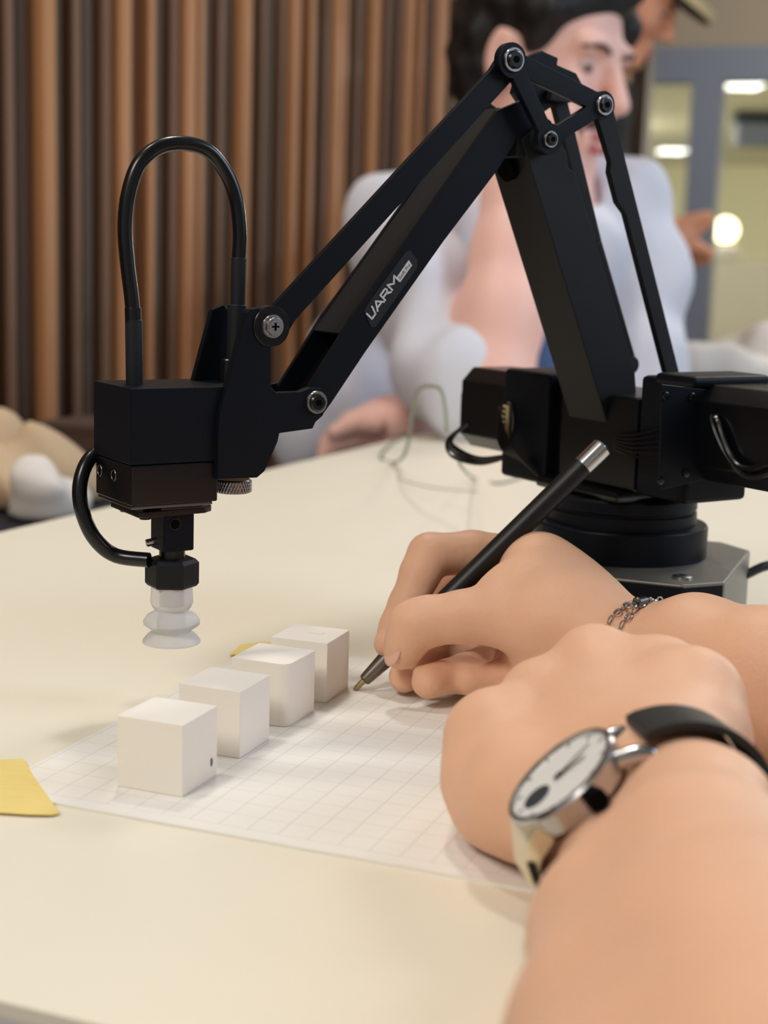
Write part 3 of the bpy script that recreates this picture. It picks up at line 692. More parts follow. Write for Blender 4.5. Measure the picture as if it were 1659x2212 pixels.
# ================================================================== CORDS ON THE TABLE
def cord(name, pts, r, mt, lab):
    m = MB().tube([at(u, v, z) if z else on(u, v, r) for u, v, z in pts], r, 8, 6); o = m.build(name, mt); tag(o, lab, 'cord'); return o
Zc = 1.05
cord('grey_cord', [(985, 965, .90), (995, 1005, .95), (1025, 1033, 0), (1075, 1044, 0), (1130, 1030, 0), (1180, 1010, 0)], .0011, M_cord, 'thin grey green cord curling on the table below the left motor')
cord('grey_cord', [(966, 930, 1.0), (962, 880, 1.02), (952, 842, 1.04), (928, 834, 1.06), (905, 842, 1.08), (892, 880, 1.1), (886, 930, 1.12), (880, 965, 1.14), (868, 990, 1.17), (848, 1000, 0), (824, 990, 0), (826, 978, 0), (850, 955, 0), (876, 940, 0)], .0013, M_cord, 'grey cord standing in a loop on the table before the seated man')
cord('thread', [(848, 1000, 0), (862, 1012, 0), (868, 1024, 0), (866, 1034, 0), (900, 1046, 0), (960, 1056, 0), (1030, 1062, 0)], .0005, M_thread, 'very thin pale wire trailing from the cord loop toward the robot')

# ================================================================== WRITER'S ARMS (one person)
def J(l): return [(at(u, v, z), r) for u, v, z, r in l]
writer = empty('person', (0.12, 0.42, T)); tag(writer, 'person in front writing with the right hand, left forearm with a watch across', 'person')
FR = Field((-0.030, 0.370, T - .004), (0.345, 0.720, T + .105), 0.0011)
# right hand: metacarpals and wrist, then forearm
wr = at(1405, 1440, .588)
for p, r in J([(1128, 1212, .660, .0100), (1160, 1275, .672, .0105), (1195, 1310, .668, .0100), (1230, 1360, .650, .0095)]):
    FR.cone(wr, p, .0155, r, .007)
FR.chain(J([(1300, 1372, .590, .0178), (1180, 1348, .598, .0160), (1075, 1330, .603, .0118)]), .010)       # thenar
FR.chain(J([(1270, 1300, .618, .0115), (1170, 1224, .636, .0112), (1112, 1262, .618, .0085)]), .010)          # web
FR.chain(J([(1145, 1240, .641, .0108), (1200, 1275, .622, .0120), (1260, 1320, .605, .0135)]), .016)          # first interosseous
FR.chain(J([(1085, 1298, .612, .0098), (1160, 1292, .612, .0110), (1240, 1330, .600, .0140)]), .014)
FR.chain(J([(1330, 1430, .585, .0175), (1200, 1440, .605, .0135), (1110, 1425, .628, .0095)]), .010)           # heel of the hand
FR.chain(J([(1200, 1380, .650, .012), (1060, 1400, .655, .011), (1000, 1395, .655, .010)]), .008)              # palm behind the thumb
for dz, rr in ((.004, .0185), (-.003, .0188)):
    FR.chain([(wr + np.array([0, 0, dz]), rr), (at(1500, 1440, .570) + np.array([0, 0, dz * 1.3]), rr + .0025), (at(1659, 1488, .545) + np.array([0, 0, dz * 1.5]), .0222), (np.array([.190, .497, T + .031 + dz]), .0290), (np.array([.300, .400, T + .042 + dz]), .0300)], .009)
# index (behind the pen), middle, ring, little
FR.chain(J([(1132, 1208, .660, .0105), (1020, 1194, .656, .0095), (928, 1199, .650, .0094), (908, 1238, .646, .0086), (880, 1308, .640, .0080), (860, 1352, .6365, .0076), (838, 1390, .632, .0062)]), .003)
FR.chain(J([(1160, 1262, .672, .0105), (1040, 1255, .674, .0096), (985, 1275, .672, .0094), (925, 1400, .648, .0080), (874, 1462, .624, .0068)]), .003)
FR.chain(J([(1195, 1310, .668, .0100), (1110, 1410, .652, .0092), (1010, 1450, .624, .0078), (926, 1472, .607, .0072)]), .003)
FR.chain(J([(1230, 1360, .650, .0095), (1170, 1445, .632, .0082), (1080, 1465, .617, .0072), (1010, 1468, .613, .0066)]), .003)
# thumb
FR.chain(J([(1075, 1328, .603, .0116), (1000, 1332, .605, .0102), (925, 1342, .607, .0098), (893, 1350, .6075, .0094), (876, 1388, .608, .0080), (864, 1411, .6085, .0067)]), .004)
# creases
for a, b, r in (((1030, 1395, .592), (1012, 1372, .591), .0009), ((1050, 1395, .590), (1030, 1362, .5885), .0008), ((1080, 1402, .588), (1062, 1372, .586), .0007),
                ((935, 1180, .628), (952, 1232, .630), .0010), ((1010, 1170, .634), (1012, 1235, .634), .0007)):
    FR.cone(at(*a), at(*b), r, r * .5, .003, sub=True)
ELR = np.array([.300, .400, T + .042])
# left hand resting across, seen from the wrist end
FL = Field((-0.005, 0.055, T - .004), (0.150, 0.515, T + .100), 0.0012)
WN = np.array([-.668, -.060, .743]); WN /= np.linalg.norm(WN)
WM = np.array([.738, .136, .659]); WM -= WN * (WM @ WN); WM /= np.linalg.norm(WM)
WA = np.cross(WM, WN); WA /= np.linalg.norm(WA)              # along the arm, towards the elbow
Wc = at(1209, 1673, .402)
kn = J([(1415, 1468, .490, .0125), (1285, 1440, .500, .0125), (1168, 1512, .496, .0120), (1085, 1618, .482, .0120)])
el = np.array([.052, .105, T + .046])
mid = at(1492, 2212, .292)
V0 = FL.V.copy()
def left_limb(D):
    global Wr, wU, wT
    FL.V[:] = V0
    Wr = Wc - WN * D + WM * .0085; Wr[2] = max(Wr[2], T + .021)
    wU, wT = Wr - WM * .010, Wr + WM * .011
    for o, r in ((-.0105, .0180), (.0115, .0180)):
        off = WM * o
        FL.chain([(Wr + off - WA * .016, r), (Wr + off + WA * .02, r), (mid * .5 + Wr * .5 + off, r + .0045), (mid + off, r + .0095), (el + off * .9, r + .017)], .008)
    for i, (p, r) in enumerate(kn):
        FL.cone((wT, wT * .6 + wU * .4, wT * .35 + wU * .65, wU)[i] - WA * .014, p, .0165, r, .011)
    FL.chain([(wT - WA * .010, .0170)] + J([(1497, 1600, .452, .0155), (1492, 1512, .468, .0145), (1445, 1500, .492, .0120), (1370, 1520, .508, .0105)]), .010)  # thumb side
    FL.chain([(wU - WA * .01, .016)] + J([(1115, 1725, .446, .0135), (1062, 1600, .482, .0122)]), .010)          # little finger side
left_limb(.030)
dd = np.linalg.norm(FL.hit(Wc + WN * .02, -WN, 0, .08) - Wc) * np.sign((FL.hit(Wc + WN * .02, -WN, 0, .08) - Wc) @ WN)
left_limb(.030 + dd + .0080)
print('limb shift', dd, Wr - np.array([0, 0, T]))
for i, (p, r) in enumerate(kn):                             # fingers folded under
    d = np.array([-.25, .42, -.87]); d /= np.linalg.norm(d); L = (.034, .036, .034, .022)[i]
    p2 = p + d * L; p2[2] = max(p2[2], T + .0125); p3 = p2 + np.array([.022, -.026, -.001]); p3[2] = T + .0105; p4 = p3 + np.array([.012, -.016, 0]); p4[2] = T + .0098
    FL.chain([(p, r), (p2, r - .003), (p3, .0098), (p4, .0088)], .008)
FL.chain(J([(1066, 1592, .482, .0140), (1050, 1690, .470, .0115), (1072, 1748, .461, .0100), (1140, 1790, .452, .0095)]), .010)
FR.ground(T + .0011); FL.ground(T + .0011)
rh = FR.build('arm', M_skin, writer, 4)
lh = FL.build('arm', M_skin, writer, 5)
SV = Field((-.02, -.26, T - .002), (.46, .47, T + .36), .0045)
SV.chain([(ELR + np.array([-.045, .040, -.002]), .040), (ELR, .044), (ELR + np.array([.06, -.13, .10]), .050), (np.array([.38, .14, T + .28]), .058)], .012)
SV.wobble(.0015, (45, 90), 4); SV.ground(T + .0012); SV.build('sleeve', M_dark, writer, 2)
SV = Field((-.02, -.30, T - .002), (.40, .20, T + .36), .0045)
SV.chain([(el + np.array([.004, .030, 0]), .050), (el + np.array([.004, -.005, .004]), .053), (el + np.array([.10, -.15, .10]), .055), (np.array([.25, -.16, T + .28]), .058)], .012)
SV.wobble(.0015, (45, 90), 6); SV.ground(T + .0012); SV.build('sleeve', M_dark, writer, 2)
def nail(c, nrm, tip, L, Wd, lab=None):
    nrm = Vector(tuple(nrm)).normalized(); tip = Vector(tuple(tip)); tip = (tip - nrm * tip.dot(nrm)).normalized(); side = nrm.cross(tip)
    M_ = Matrix((side, tip, nrm)).transposed()
    o = MB().ball(tuple(map(float, c)), (Wd, L, .0010), 20, 10, M_).build('fingernail', M_nail, None, 180); inv_parent(o, rh); return o
c = FR.hit(at(838, 1407, .585), ray(845, 1410) / np.linalg.norm(ray(845, 1410)), 0.0, .06)
nail(at(848, 1408, .6035), np.array([-.75, -.62, .25]), at(850, 1440, .607) - at(884, 1362, .605), .0062, .0046)
# pen
pt = on(765, 1491, .0009); pe = at(1303, 964, .643); pax = pe - pt; PL = np.linalg.norm(pax); pax /= PL
pen = empty('pen', pt); tag(pen, 'black ballpoint pen with a metal tip held in the writing hand', 'pen')
def pp(m, n, mt, par=None):
    o = m.build(n, mt); inv_parent(o, par or pen); return o
pp(MB().lathe([(.0006, 0), (.0011, .0012), (.0013, .0055)], pt, pax, 20), 'tip', M_pent)
pp(MB().lathe([(.0019, .0055), (.0026, .0062), (.0043, .0250), (.0045, .0255)], pt, pax, 28), 'cone', M_penm)
pp(MB().lathe([(.0045, .0255), (.00455, .05), (.00465, .09), (.0047, PL - .0125)], pt, pax, 32), 'barrel', M_pen)
pp(MB().lathe([(.0047, PL - .0125), (.0047, PL - .0008), (.0041, PL), (.0034, PL)], pt, pax, 32), 'end_cap', M_cream if False else M_steel)
# bracelet: two strands of small links round the right wrist
bc = at(1392, 1436, .588); bax = (at(1500, 1425, .570) - at(1330, 1390, .594)); bax /= np.linalg.norm(bax)
tv = np.array([0, 0, 1.0]); bu = np.cross(bax, tv); bu /= np.linalg.norm(bu); bv = np.cross(bu, bax)
brc = empty('bracelet', bc); tag(brc, 'silver chain bracelet of two strands on the right wrist', 'bracelet')
lk = MB().torus((0, 0, 0), (0, 0, 1), .0012, .00038, 14, 6, ref=(1, 0, 0), sx=1.6).build('link', M_steel); lkm = lk.data; bpy.data.objects.remove(lk)
bcl = bc - np.array([0, 0, 0])
for strand, sh in ((0, -.0022), (1, .0022)):
    n = 40
    for i in range(n):
        a = 2 * math.pi * i / n
        dirv = bu * math.cos(a) + bv * math.sin(a); slant = bax * (sh + .005 * math.sin(a) - .004)
        p = FR.hit(bc + slant + dirv * .045, -dirv, .0009, .045)
        if p[2] < T + .0015: continue
        p2 = FR.hit(bc + slant + (bu * math.cos(a + .1) + bv * math.sin(a + .1)) * .045, -(bu * math.cos(a + .1) + bv * math.sin(a + .1)), .0009, .045)
        t_ = Vector(tuple(p2 - p)).normalized(); n_ = Vector(tuple(dirv)); n_ = (n_ - t_ * n_.dot(t_)).normalized(); b_ = n_.cross(t_)
        if i % 2: n_, b_ = b_, -n_
        o = bpy.data.objects.new('link', lkm); C.objects.link(o)
        o.matrix_world = Matrix(((t_.x, b_.x, n_.x, p[0]), (t_.y, b_.y, n_.y, p[1]), (t_.z, b_.z, n_.z, p[2]), (0, 0, 0, 1))); inv_parent(o, brc)
dv_ = bv * .96 + bu * .28; dv_ /= np.linalg.norm(dv_)
if dv_[2] < 0: dv_ = -dv_
cp = FR.hit(bc + dv_ * .045 + bax * .002, -dv_, .0018, .045)
o = MB().cyl(cp - bu * .003, cp + bu * .003, .0021, 18, .0005).build('clasp', M_steeld); inv_parent(o, brc)
o = MB().torus(tuple(cp + bax * -.001 + bu * .0055 - np.array([0, 0, .0008])), tuple(dv_), .0024, .0005, 18, 8).build('ring', M_steel); inv_parent(o, brc)
# wrist watch
wt = empty('wrist_watch', Wc); tag(wt, 'silver wrist watch with white dial and black strap on the left wrist', 'watch')
vM, vN, vA = (Vector(tuple(x)) for x in (WM, WN, WA)); wc = Vector(tuple(Wc))
def wp(m, n, mt, par=None, sm=35):
    o = m.build(n, mt, None, sm); inv_parent(o, par or wt); return o
wp(MB().lathe([(.0150, -.0085), (.0165, -.0070), (.0172, -.0030), (.0176, -.0012)], wc, vN, 56), 'case', M_steel)
bz = wp(MB().lathe([(.0176, -.0012), (.0178, -.0004), (.0172, .0004), (.0160, .0006), (.0158, -.0004)], wc, vN, 56, cap=False), 'bezel', M_steel)
dl = wp(MB().lathe([(.0001, -.0005), (.0159, -.0005)], wc, vN, 48, cap=False), 'dial', M_watch)
def onD(m_, a_, h): return wc + vM * m_ + vA * a_ + vN * h
wp(MB().lathe([(.0001, 0), (.0043, 0), (.0043, .0002)], onD(-.0085, 0, -.00055), vN, 32), 'subdial', M_print, dl)
wp(MB().lathe([(.0001, 0), (.0030, 0), (.0030, .0002)], onD(.0085, 0, -.00057), vN, 32), 'subdial_ring', M_watch, dl)
def hand(a, L, w, nm):
    d = vM * math.cos(a) + vA * math.sin(a); s = vN.cross(d); b = onD(0, 0, .0001)
    m = MB(); v = [b - d * .002 - s * w, b + d * L - s * w * .4, b + d * L + s * w * .4, b - d * .002 + s * w]; v += [p + vN * .0002 for p in v]
    m.add(v, [(3, 2, 1, 0), (4, 5, 6, 7), (0, 1, 5, 4), (1, 2, 6, 5), (2, 3, 7, 6), (3, 0, 4, 7)]); wp(m, nm, M_steeld, dl, 0)
hand(.25, .0085, .0006, 'hour_hand'); hand(-.22, .0120, .0004, 'minute_hand')
wp(MB().cyl(onD(0, 0, -.0004), onD(0, 0, .0005), .0009, 16), 'hub', M_steeld, dl)
for i in range(12):
    a = i * math.pi / 6; d = vM * math.cos(a) + vA * math.sin(a); b = wc + d * .0135 - vN * .00045; s = vN.cross(d)
    v = [b - s * .0003, b + d * .0018 - s * .0003, b + d * .0018 + s * .0003, b + s * .0003]; v += [p + vN * .00015 for p in v]
    m = MB(); m.add(v, [(3, 2, 1, 0), (4, 5, 6, 7), (0, 1, 5, 4), (1, 2, 6, 5), (2, 3, 7, 6), (3, 0, 4, 7)]); wp(m, 'hour_mark', M_steeld, dl, 0)
wp(MB().lathe([(.0018, 0), (.0030, .0003), (.0030, .0030), (.0024, .0036)], wc + vA * .0168 - vN * .0042 + vM * .003, vA, 20), 'crown', M_void)
for sa in (1, -1):
    a = wc + vM * .0135 + vA * (sa * .0088) - vN * .0040; b = wc + vM * .0205 + vA * (sa * .0095) - vN * .0075; c_ = wc + vM * .0225 + vA * (sa * .0095) - vN * .0125
    wp(MB().tube([a, b, c_], [.0027, .0025, .0018], 12, 5), 'lug', M_steel)
m = MB(); v = []
for mm, aw, n0, n1 in ((-.0120, .0110, -.0088, -.0012), (-.0185, .0098, -.0110, -.0040), (-.0250, .0070, -.0185, -.0125)):
    v += [wc + vM * mm + vA * (-aw) + vN * n0, wc + vM * mm + vA * aw + vN * n0, wc + vM * mm + vA * aw + vN * n1, wc + vM * mm + vA * (-aw) + vN * n1]
vs_ = m.add(v, [(0, 1, 2, 3), (11, 10, 9, 8)] + [(4 * k + i, 4 * k + (i + 1) % 4, 4 * k + 4 + (i + 1) % 4, 4 * k + 4 + i) for k in range(2) for i in range(4)])
bmesh.ops.recalc_face_normals(m.bm, faces=m.bm.faces[:]); m.bevel(vs_, .0011); wp(m, 'lug', M_cream)
# strap follows the skin between the lugs
def strap(a0, a1, n, r0, skew=0.0):
    rows = []
    for i in range(n + 1):
        a = a0 + (a1 - a0) * i / n; d = WM * math.cos(a) + WN * math.sin(a)
        q = [FL.hit(Wr + d * .06 + WA * w, -d, .0006, .06) for w in (-.0094, -.0047, 0, .0047, .0094)]
        rows.append((q, d))
    v = []
    rad = np.array([max((p - Wr) @ d for p in q) for q, d in rows]); 
    for i in range(n + 1):                                  # leaves the lug and settles onto the skin
        t = max(0.0, 1 - i / 7.0); rad[i] = max(rad[i], r0 * t + rad[i] * (1 - t))
    for _ in range(3):
        rs = np.convolve(np.pad(rad, 2, mode='edge'), np.ones(5) / 5, 'valid'); rad[1:] = np.maximum(rs, rad)[1:] * .5 + rs[1:] * .5
    for k, (q, d) in enumerate(rows):
        for w in (-.0094, -.0047, 0, .0047, .0094): v.append(Wr + d * rad[k] + WA * (w + skew * k / n))
    nin = len(v)
    for k, (q, d) in enumerate(rows): v += [v[k * 5 + j] + d * .0022 for j in range(5)]
    fs = []
    for k in range(n):
        for j in range(4):
            a, b = k * 5 + j, (k + 1) * 5 + j
            fs += [(a, a + 1, b + 1, b), (nin + a, nin + b, nin + b + 1, nin + a + 1)]
        for j in (0, 4):
            a, b = k * 5 + j, (k + 1) * 5 + j; fs.append((a, b, nin + b, nin + a))
    for k in (0, n):
        for j in range(4):
            a = k * 5 + j; fs.append((a, a + 1, nin + a + 1, nin + a))
    m = MB(); m.add(v, fs); bmesh.ops.recalc_face_normals(m.bm, faces=m.bm.faces[:]); return m
q1 = np.array(Wc + WM * .020 - WN * .010) - Wr; q2 = np.array(Wc - WM * .020 - WN * .010) - Wr
a1 = math.atan2(q1 @ WN, q1 @ WM); a2 = math.atan2(q2 @ WN, q2 @ WM)
wp(strap(a1, -math.pi * .52, 30, np.linalg.norm(q1)), 'strap', M_strap); wp(strap(a2, math.pi * 1.47, 26, np.linalg.norm(q2)), 'strap', M_strap)

# ================================================================== PEOPLE BEHIND
def frame(f, roll=0.0):
    f = np.array(f, float); f /= np.linalg.norm(f); up = np.array([0, 0, 1.0]); l = np.cross(f, up); l /= np.linalg.norm(l); u = np.cross(l, f)
    c, s = math.cos(roll), math.sin(roll); l2, u2 = l * c + u * s, u * c - l * s
    return l2, f, u2                                         # right-hand side, forward, up
def head(Fd, o, fr, s=1.0):
    l, f, u = fr; M_ = np.array([l, f, u])
    P = lambda x, y, z: o + (l * x + f * y + u * z) * s
    E_ = lambda c, r, k, sub=False: Fd.ell(P(*c), np.array(r) * s, k, M_.T if False else np.array([l, f, u]).T, sub)
    E_((0, -.012, .035), (.074, .095, .083), .01); E_((0, .022, -.035), (.060, .066, .088), .03)
    Fd.cone(P(-.050, .0, -.065), P(-.012, .066, -.105), .017 * s, .016 * s, .02); Fd.cone(P(.050, .0, -.065), P(.012, .066, -.105), .017 * s, .016 * s, .02)
    Fd.cone(P(-.012, .070, -.108), P(.012, .070, -.108), .016 * s, .016 * s, .015)
    Fd.cone(P(-.038, .078, .022), P(.038, .078, .022), .012 * s, .012 * s, .012)
    Fd.cone(P(0, .088, .012), P(0, .112, -.036), .008 * s, .0115 * s, .010)
    for sx in (-1, 1):
        Fd.cone(P(sx * .011, .098, -.042), P(sx * .012, .094, -.040), .008 * s, .008 * s, .006)
        E_((sx * .042, .058, -.030), (.026, .026, .024), .02)
        E_((sx * .032, .095, .000), (.016, .012, .009), .008, True)
        E_((sx * .075, -.012, -.006), (.009, .020, .032), .006); E_((sx * .085, -.008, -.004), (.006, .011, .020), .004, True)
    Fd.cone(P(-.019, .085, -.072), P(.019, .085, -.072), .0070 * s, .0070 * s, .006); Fd.cone(P(-.016, .084, -.085), P(.016, .084, -.085), .0078 * s, .0078 * s, .006)
    Fd.cone(P(-.022, .096, -.0785), P(.022, .096, -.0785), .0022 * s, .0022 * s, .003, True)
    return P
def face_bits(P, fr, par, s=1.0, beard=True):
    l, f, u = (Vector(tuple(x)) for x in fr); M_ = Matrix((l, f, u)).transposed()
    def pb(m, n, mt, p2=None):
        o = m.build(n, mt, None, 180); inv_parent(o, p2 or par); return o
    for sx in (-1, 1):
        e = pb(MB().ball(P(sx * .032, .0735, -.001), .0118 * s), 'eye', M_eyew)
        pb(MB().ball(P(sx * .032 + .003, .0808, -.003), .0055 * s), 'iris', M_iris, e)
        pb(MB().tube([P(sx * .014, .0945, .017), P(sx * .032, .0935, .022), P(sx * .052, .079, .018)], [.0022, .0032, .0014], 8), 'eyebrow', M_beard)
    pb(MB().tube([P(-.022, .0835, -.077), P(-.008, .0925, -.0735), P(.008, .0925, -.0735), P(.022, .0835, -.077)], [.001, .0034, .0034, .001], 10), 'upper_lip', M_lip)
    pb(MB().tube([P(-.020, .0835, -.080), P(-.007, .0925, -.0865), P(.007, .0925, -.0865), P(.020, .0835, -.080)], [.001, .0044, .0044, .001], 10), 'lower_lip', M_lip)
    if beard:
        pb(MB().tube([P(-.030, .076, -.078), P(-.012, .0905, -.0600), P(0, .094, -.0575), P(.012, .0905, -.0600), P(.030, .076, -.078)], [.003, .0050, .0050, .0050, .003], 10), 'moustache', M_beard)
        pb(MB().ball(P(0, .0795, -.1115), (.021 * s, .0105 * s, .0125 * s), M=M_), 'goatee', M_beard)
    return pb
# --- seated man leaning on the table
man = empty('person', (.25, 1.75, 0)); tag(man, 'seated man in a white knit sweater leaning his head on his hand', 'person')
ho = at(1180, 136, 1.745); fr = frame((.760, -.640, -.16), roll=.06)
B = Field((-.14, 1.42, T - .12), (.40, 2.02, T + .54), 0.0034)
P = head(B, ho, fr)
nb = at(1165, 460, 1.74)
B.cone(P(0, -.025, -.075), nb, .056, .062, .02)
ch = at(1125, 560, 1.80); B.cone(nb, ch, .062, .095, .02)
sL, eL = at(845, 470, 1.66), at(965, 800, 1.55)             # raised right arm: shoulder, elbow
wL = at(1098, 430, 1.585)
B.cone(ch, sL, .06, .034, .01); B.cone(sL, eL, .034, .036, .01)
eL2 = at(1050, 835, 1.535)
B.chain([(eL, .040), (eL2, .046), (at(1078, 690, 1.545), .044), (at(1092, 540, 1.57), .034), (wL, .027)], .02)
hb = at(1118, 355, 1.605); B.cone(wL, hb, .026, .030, .015)
for k in range(4):
    a = hb + np.array([.012 * k - .012, .0, .012]); B.chain([(a, .0095), (a + np.array([.014, .01, .038]), .0088), (a + np.array([.032, .012, .046]), .008)], .004)
B.chain([(hb, .012), (hb + np.array([.034, -.012, .012]), .0105), (hb + np.array([.055, -.004, .030]), .009)], .004)
sR, eR = at(1352, 440, 1.80), at(1412, 850, 1.76)
B.cone(ch, sR, .06, .034, .01); B.cone(sR, eR, .034, .034, .01)
lw_, lh_ = at(960, 905, 1.68), at(770, 935, 1.60)
B.chain([(eR, .033), (at(1180, 900, 1.75), .032), (lw_, .029), (at(840, 922, 1.62), .031), (lh_, .025)], .015)
for k in range(4):
    a = lh_ + np.array([.0, -.02 + k * .016, -.004 + .003 * k]); B.chain([(a, .0095), (a + np.array([-.022, -.006, -.006]), .009), (a + np.array([-.034, -.004, -.020]), .008)], .004)
B.chain([(lh_ + np.array([.02, -.02, .01]), .011), (lh_ + np.array([-.005, -.034, .012]), .0095), (lh_ + np.array([-.022, -.036, .004]), .0085)], .004)
body = B.build('body', M_skin2, man, 2)
pb = face_bits(P, fr, man)
er = Field(tuple(P(-.075, -.012, 0) - .06), tuple(P(-.075, -.012, 0) + .06), .0026)
for sx in (-1,):
    er.ell(P(sx * .080, -.014, -.004), (.008, .021, .034), .003, np.array(fr).T); er.ell(P(sx * .090, -.010, -.002), (.008, .012, .021), .004, np.array(fr).T, True); er.cone(P(sx * .078, -.004, -.032), P(sx * .078, -.006, -.026), .007, .008, .006)
er.build('ear', M_ear, man, 2)
Hh = Field(tuple(ho + np.array([-.16, -.16, -.14])), tuple(ho + np.array([.16, .16, .18])), 0.0032)
R_ = np.array(fr).T
Hh.ell(P(0, -.020, .052), (.085, .104, .086), .01, R_); Hh.ell(P(0, -.058, .0), (.078, .062, .078), .02, R_)
Hh.ell(P(-.020, .026, .095), (.064, .060, .044), .02, R_)
Hh.ell(P(-.066, .030, .052), (.020, .040, .034), .012, R_); Hh.ell(P(.066, .026, .05), (.016, .03, .03), .012, R_)
Hh.cone(P(-.072, .014, .035), P(-.072, .016, .008), .010, .006, .008); Hh.cone(P(.072, .014, .035), P(.072, .016, .008), .010, .006, .008)
Hh.ell(P(0, .120, .018), (.080, .070, .050), .010, R_, True)
Hh.ell(P(-.098, .004, -.010), (.034, .024, .040), .008, R_, True); Hh.ell(P(.098, .004, -.010), (.034, .024, .040), .008, R_, True)
Hh.wobble(.0016, (90, 170), 3)
Hh.build('hair', M_hair, man, 2)
S = Field((-.20, 1.42, T - .25), (.42, 2.06, T + .40), 0.0042)
wst = at(1080, 960, 1.93)
S.cone(nb - np.array([0, 0, .030]), ch, .075, .120, .02); S.cone(ch, wst, .135, .145, .03)
sL2 = sL + np.array([.012, 0, -.012])
S.cone(ch, sL2, .09, .060, .02); S.chain([(sL2, .058), (at(900, 640, 1.60), .054), (at(960, 790, 1.555), .053), (at(985, 832, 1.54), .050), (at(1012, 806, 1.535), .050)], .012)
S.cone(ch, sR, .10, .054, .02); S.chain([(sR, .052), (at(1392, 640, 1.78), .047), (at(1400, 850, 1.765), .047), (at(1200, 900, 1.77), .045), (at(990, 900, 1.72), .040)], .012)
S.chain([(at(900, 690, 1.80), .085), (at(800, 800, 1.78), .076), (at(710, 880, 1.74), .058), (at(655, 930, 1.72), .045)], .02)
S.cone(at(975, 720, 1.575), at(1010, 820, 1.530), .045, .045, .012)
S.cone(P(0, -.02, -.08), nb + np.array([0, 0, .03]), .060, .066, .006, True)
S.wobble(.0022, (34, 60, 100), 5)
S.build('sweater', M_knit, man, 2)
jd = Field((.05, 1.40, T - .25), (.38, 1.95, T + .12), .0045)
jd.chain([(at(1180, 745, 1.67), .047), (at(1190, 830, 1.70), .05), (at(1200, 1000, 1.78), .06)], .02)
jd.wobble(.0015, (40, 80), 2); jd.build('shirt', M_blue, man, 2)
# --- standing person with a cap
st = empty('person', (.42, 2.65, 0)); tag(st, 'person in a cap bending forward, standing behind the seated man', 'person')
ho2 = at(1362, -8, 2.700); fr2 = frame((.86, -.22, -.46))
B2 = Field(tuple(ho2 + np.array([-.42, -.30, -.75])), tuple(ho2 + np.array([.35, .30, .20])), .0048)
P2 = head(B2, ho2, fr2, .88)
n2 = at(1268, 130, 2.700); B2.cone(P2(0, -.03, -.07), n2, .055, .062, .02)
w2 = at(1395, 512, 2.565); h2 = at(1462, 512, 2.538)
B2.chain([(n2, .05), (at(1215, 420, 2.700), .07), (at(1180, 470, 2.655), .045), (w2, .032), (h2, .033)], .015)
for k, (u, v) in enumerate(((1530, 480), (1535, 548), (1528, 560), (1512, 566))):
    a = at(1476, 500 + 14 * k, 2.54 + .012 * k); B2.chain([(a, .011), (at((1476 + u) / 2 + 4, (500 + 14 * k + v) / 2 + 4, 2.53 + .012 * k), .0105), (at(u, v, 2.52 + .014 * k), .009)], .006)
B2.chain([(at(1455, 498, 2.529), .014), (at(1492, 478, 2.520), .012), (at(1528, 466, 2.511), .010)], .008)
B2.build('body', M_skin3, st, 2)
face_bits(P2, fr2, st, .88, beard=False)
cp2 = Field(tuple(ho2 - .2), tuple(ho2 + .22), .0045); R2 = np.array(fr2).T
cp2.ell(P2(0, -.012, .070), (.088, .108, .075), .01, R2); cp2.ell(P2(0, -.05, .012), (.085, .085, .05), .02, R2); cp2.ell(P2(0, .10, -.01), (.09, .085, .055), .01, R2, True)
cap_o = cp2.build('cap_crown', M_cap, st, 2)
def brim(z0, z1, mt, nm):
    pl_ = []
    for i in range(13):
        a = math.pi * i / 12; pl_.append((.078 * math.cos(a), .085 + .085 * math.sin(a)))
    m = MB(); n = len(pl_); v = [P2(x, y, z0 - .75 * x * x - (y - .08) * .20) for x, y in pl_] + [P2(x, y, z1 - .75 * x * x - (y - .08) * .20) for x, y in pl_]
    m.add(v, [tuple(range(n))[::-1], tuple(range(n, 2 * n))] + [(i, (i + 1) % n, n + (i + 1) % n, n + i) for i in range(n)]); bmesh.ops.recalc_face_normals(m.bm, faces=m.bm.faces[:])
    o = m.build(nm, mt, None, 30); inv_parent(o, st); return o
brim(.046, .064, M_cap, 'cap_brim'); brim(.040, .0458, M_capu, 'brim_underside')
D2 = Field((-.10, 2.30, T - .70), (.56, 3.0, T + .50), .007)
D2.chain([(n2 - np.array([0, .02, .05]), .075), (at(1225, 420, 2.718), .11), (at(1230, 800, 2.745), .12), (at(1240, 1250, 2.790), .12)], .03)
D2.chain([(at(1290, 210, 2.682), .065), (at(1180, 420, 2.655), .06), (at(1330, 505, 2.583), .048), (at(1385, 512, 2.570), .042)], .03)
D2.wobble(.003, (25, 50), 8); D2.build('dark_jacket', M_dark, st, 2)

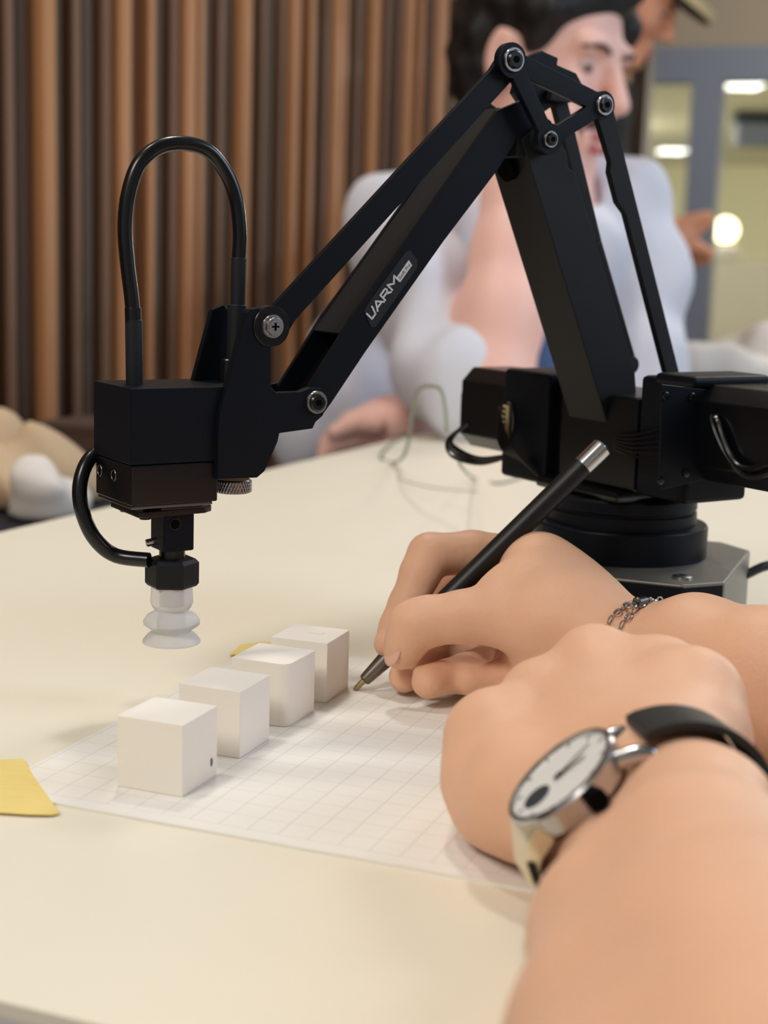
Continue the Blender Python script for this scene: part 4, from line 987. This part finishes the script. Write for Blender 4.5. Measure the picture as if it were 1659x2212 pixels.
# ================================================================== THINGS AT THE LEFT AND ON THE FAR TABLE
bn = at(60, 1120, 1.22)
bt = empty('bench', (bn[0], bn[1] + .1, 0)); tag(bt, 'dark low bench along the slatted wall left of the table', 'bench')
bz_ = float(bn[2])
inv_parent(rbox((bn[0], bn[1], 0), -.55, .42, -.085, .02, bz_ - .08, bz_, bev=.01).build('seat', M_seat), bt)
inv_parent(rbox((bn[0], bn[1], 0), -.5, .40, -.08, 0.0, 0.0, bz_ - .0805).build('base', M_seat), bt)
def blob(name, mt, lab, cat, parts, seed, k=.03, amp=.004, grp=None, h=.006, fl0=bz_):
    pts = np.array([at(u, v, z) for u, v, z, r in parts]); rm = max(p[3] for p in parts)
    Fb = Field(tuple(pts.min(0) - rm - .03), tuple(pts.max(0) + rm + .03), h)
    for p, q in zip(pts, parts): Fb.ell(p, (q[3] * 1.1, q[3], q[3] * .85), k)
    Fb.wobble(amp, (28, 60, 110), seed); Fb.ground(fl0); o = Fb.build(name, mt, None, 2); tag(o, lab, cat, grp); return o
blob('paper_bag', M_bag, 'crumpled tan bag lying on the dark bench by the wall', 'bag', [(20, 1060, 1.28, .045), (75, 1062, 1.30, .040), (-60, 1050, 1.28, .05), (120, 1075, 1.32, .03)], 1)
blob('paper_bag', M_bagy, 'ochre pointed bag beside the bright slats on the bench', 'bag', [(128, 1040, 1.40, .028), (112, 1005, 1.41, .018), (160, 1060, 1.40, .022)], 2, .02)
blob('cushion', M_bag, 'rounded beige cushion at the left edge of the photo', 'cushion', [(-10, 985, 1.35, .034), (15, 975, 1.36, .026)], 3, .03, .002)
blob('plastic_bag', M_bagw, 'whitish crumpled bag beside the curved air hose', 'bag', [(135, 1075, 1.22, .024), (100, 1080, 1.22, .020), (165, 1060, 1.24, .020)], 4, .02)
bc_ = at(168, 1000, 1.46); zt = at(168, 905, 1.46)[2]
ch_ = empty('brown_box', (bc_[0], bc_[1], bz_)); tag(ch_, 'brown cardboard box on the bench end, behind the gripper head', 'box')
inv_parent(rbox((bc_[0], bc_[1], 0), -.04, .04, -.022, .05, bz_ + .0005, zt - .008, bev=.001).build('carton', M_chair), ch_)
inv_parent(rbox((bc_[0], bc_[1], 0), -.041, .041, -.0225, .0505, zt - .0078, zt, bev=.001).build('lid', M_chair), ch_)
# second table further back on the right
s0 = np.array([.405, 2.06, 0]); s2 = empty('side_table', s0); tag(s2, 'white table behind the robot on the right holding soft white heaps', 'table')
inv_parent(rbox(s0, 0, .62, 0, 1.0, T - .03, T).build('tabletop', M_table), s2)
for a in (.05, .57):
    for b in (.05, .95): inv_parent(rbox(s0, a - .02, a + .02, b - .02, b + .02, 0, T - .0301).build('leg', M_frame), s2)
# white soft packs on the far part of the table
for i, (u, v, z, r, lab) in enumerate(((1530, 800, 2.05, .055, 'soft white cloth heap on the far table, nearest the seated man'), (1640, 770, 2.3, .06, 'white plastic wrap pile at the right edge on the far table'))):
    pts = [(u - 40, v + 10, z, r * .6), (u, v, z, r * .62), (u + 60, v + 8, z, r * .6), (u + 110, v + 14, z, r * .55)]
    blob('cloth_heap', M_bagw, lab, 'cloth', pts, 10 + i, .04, .003, None, .007, T)
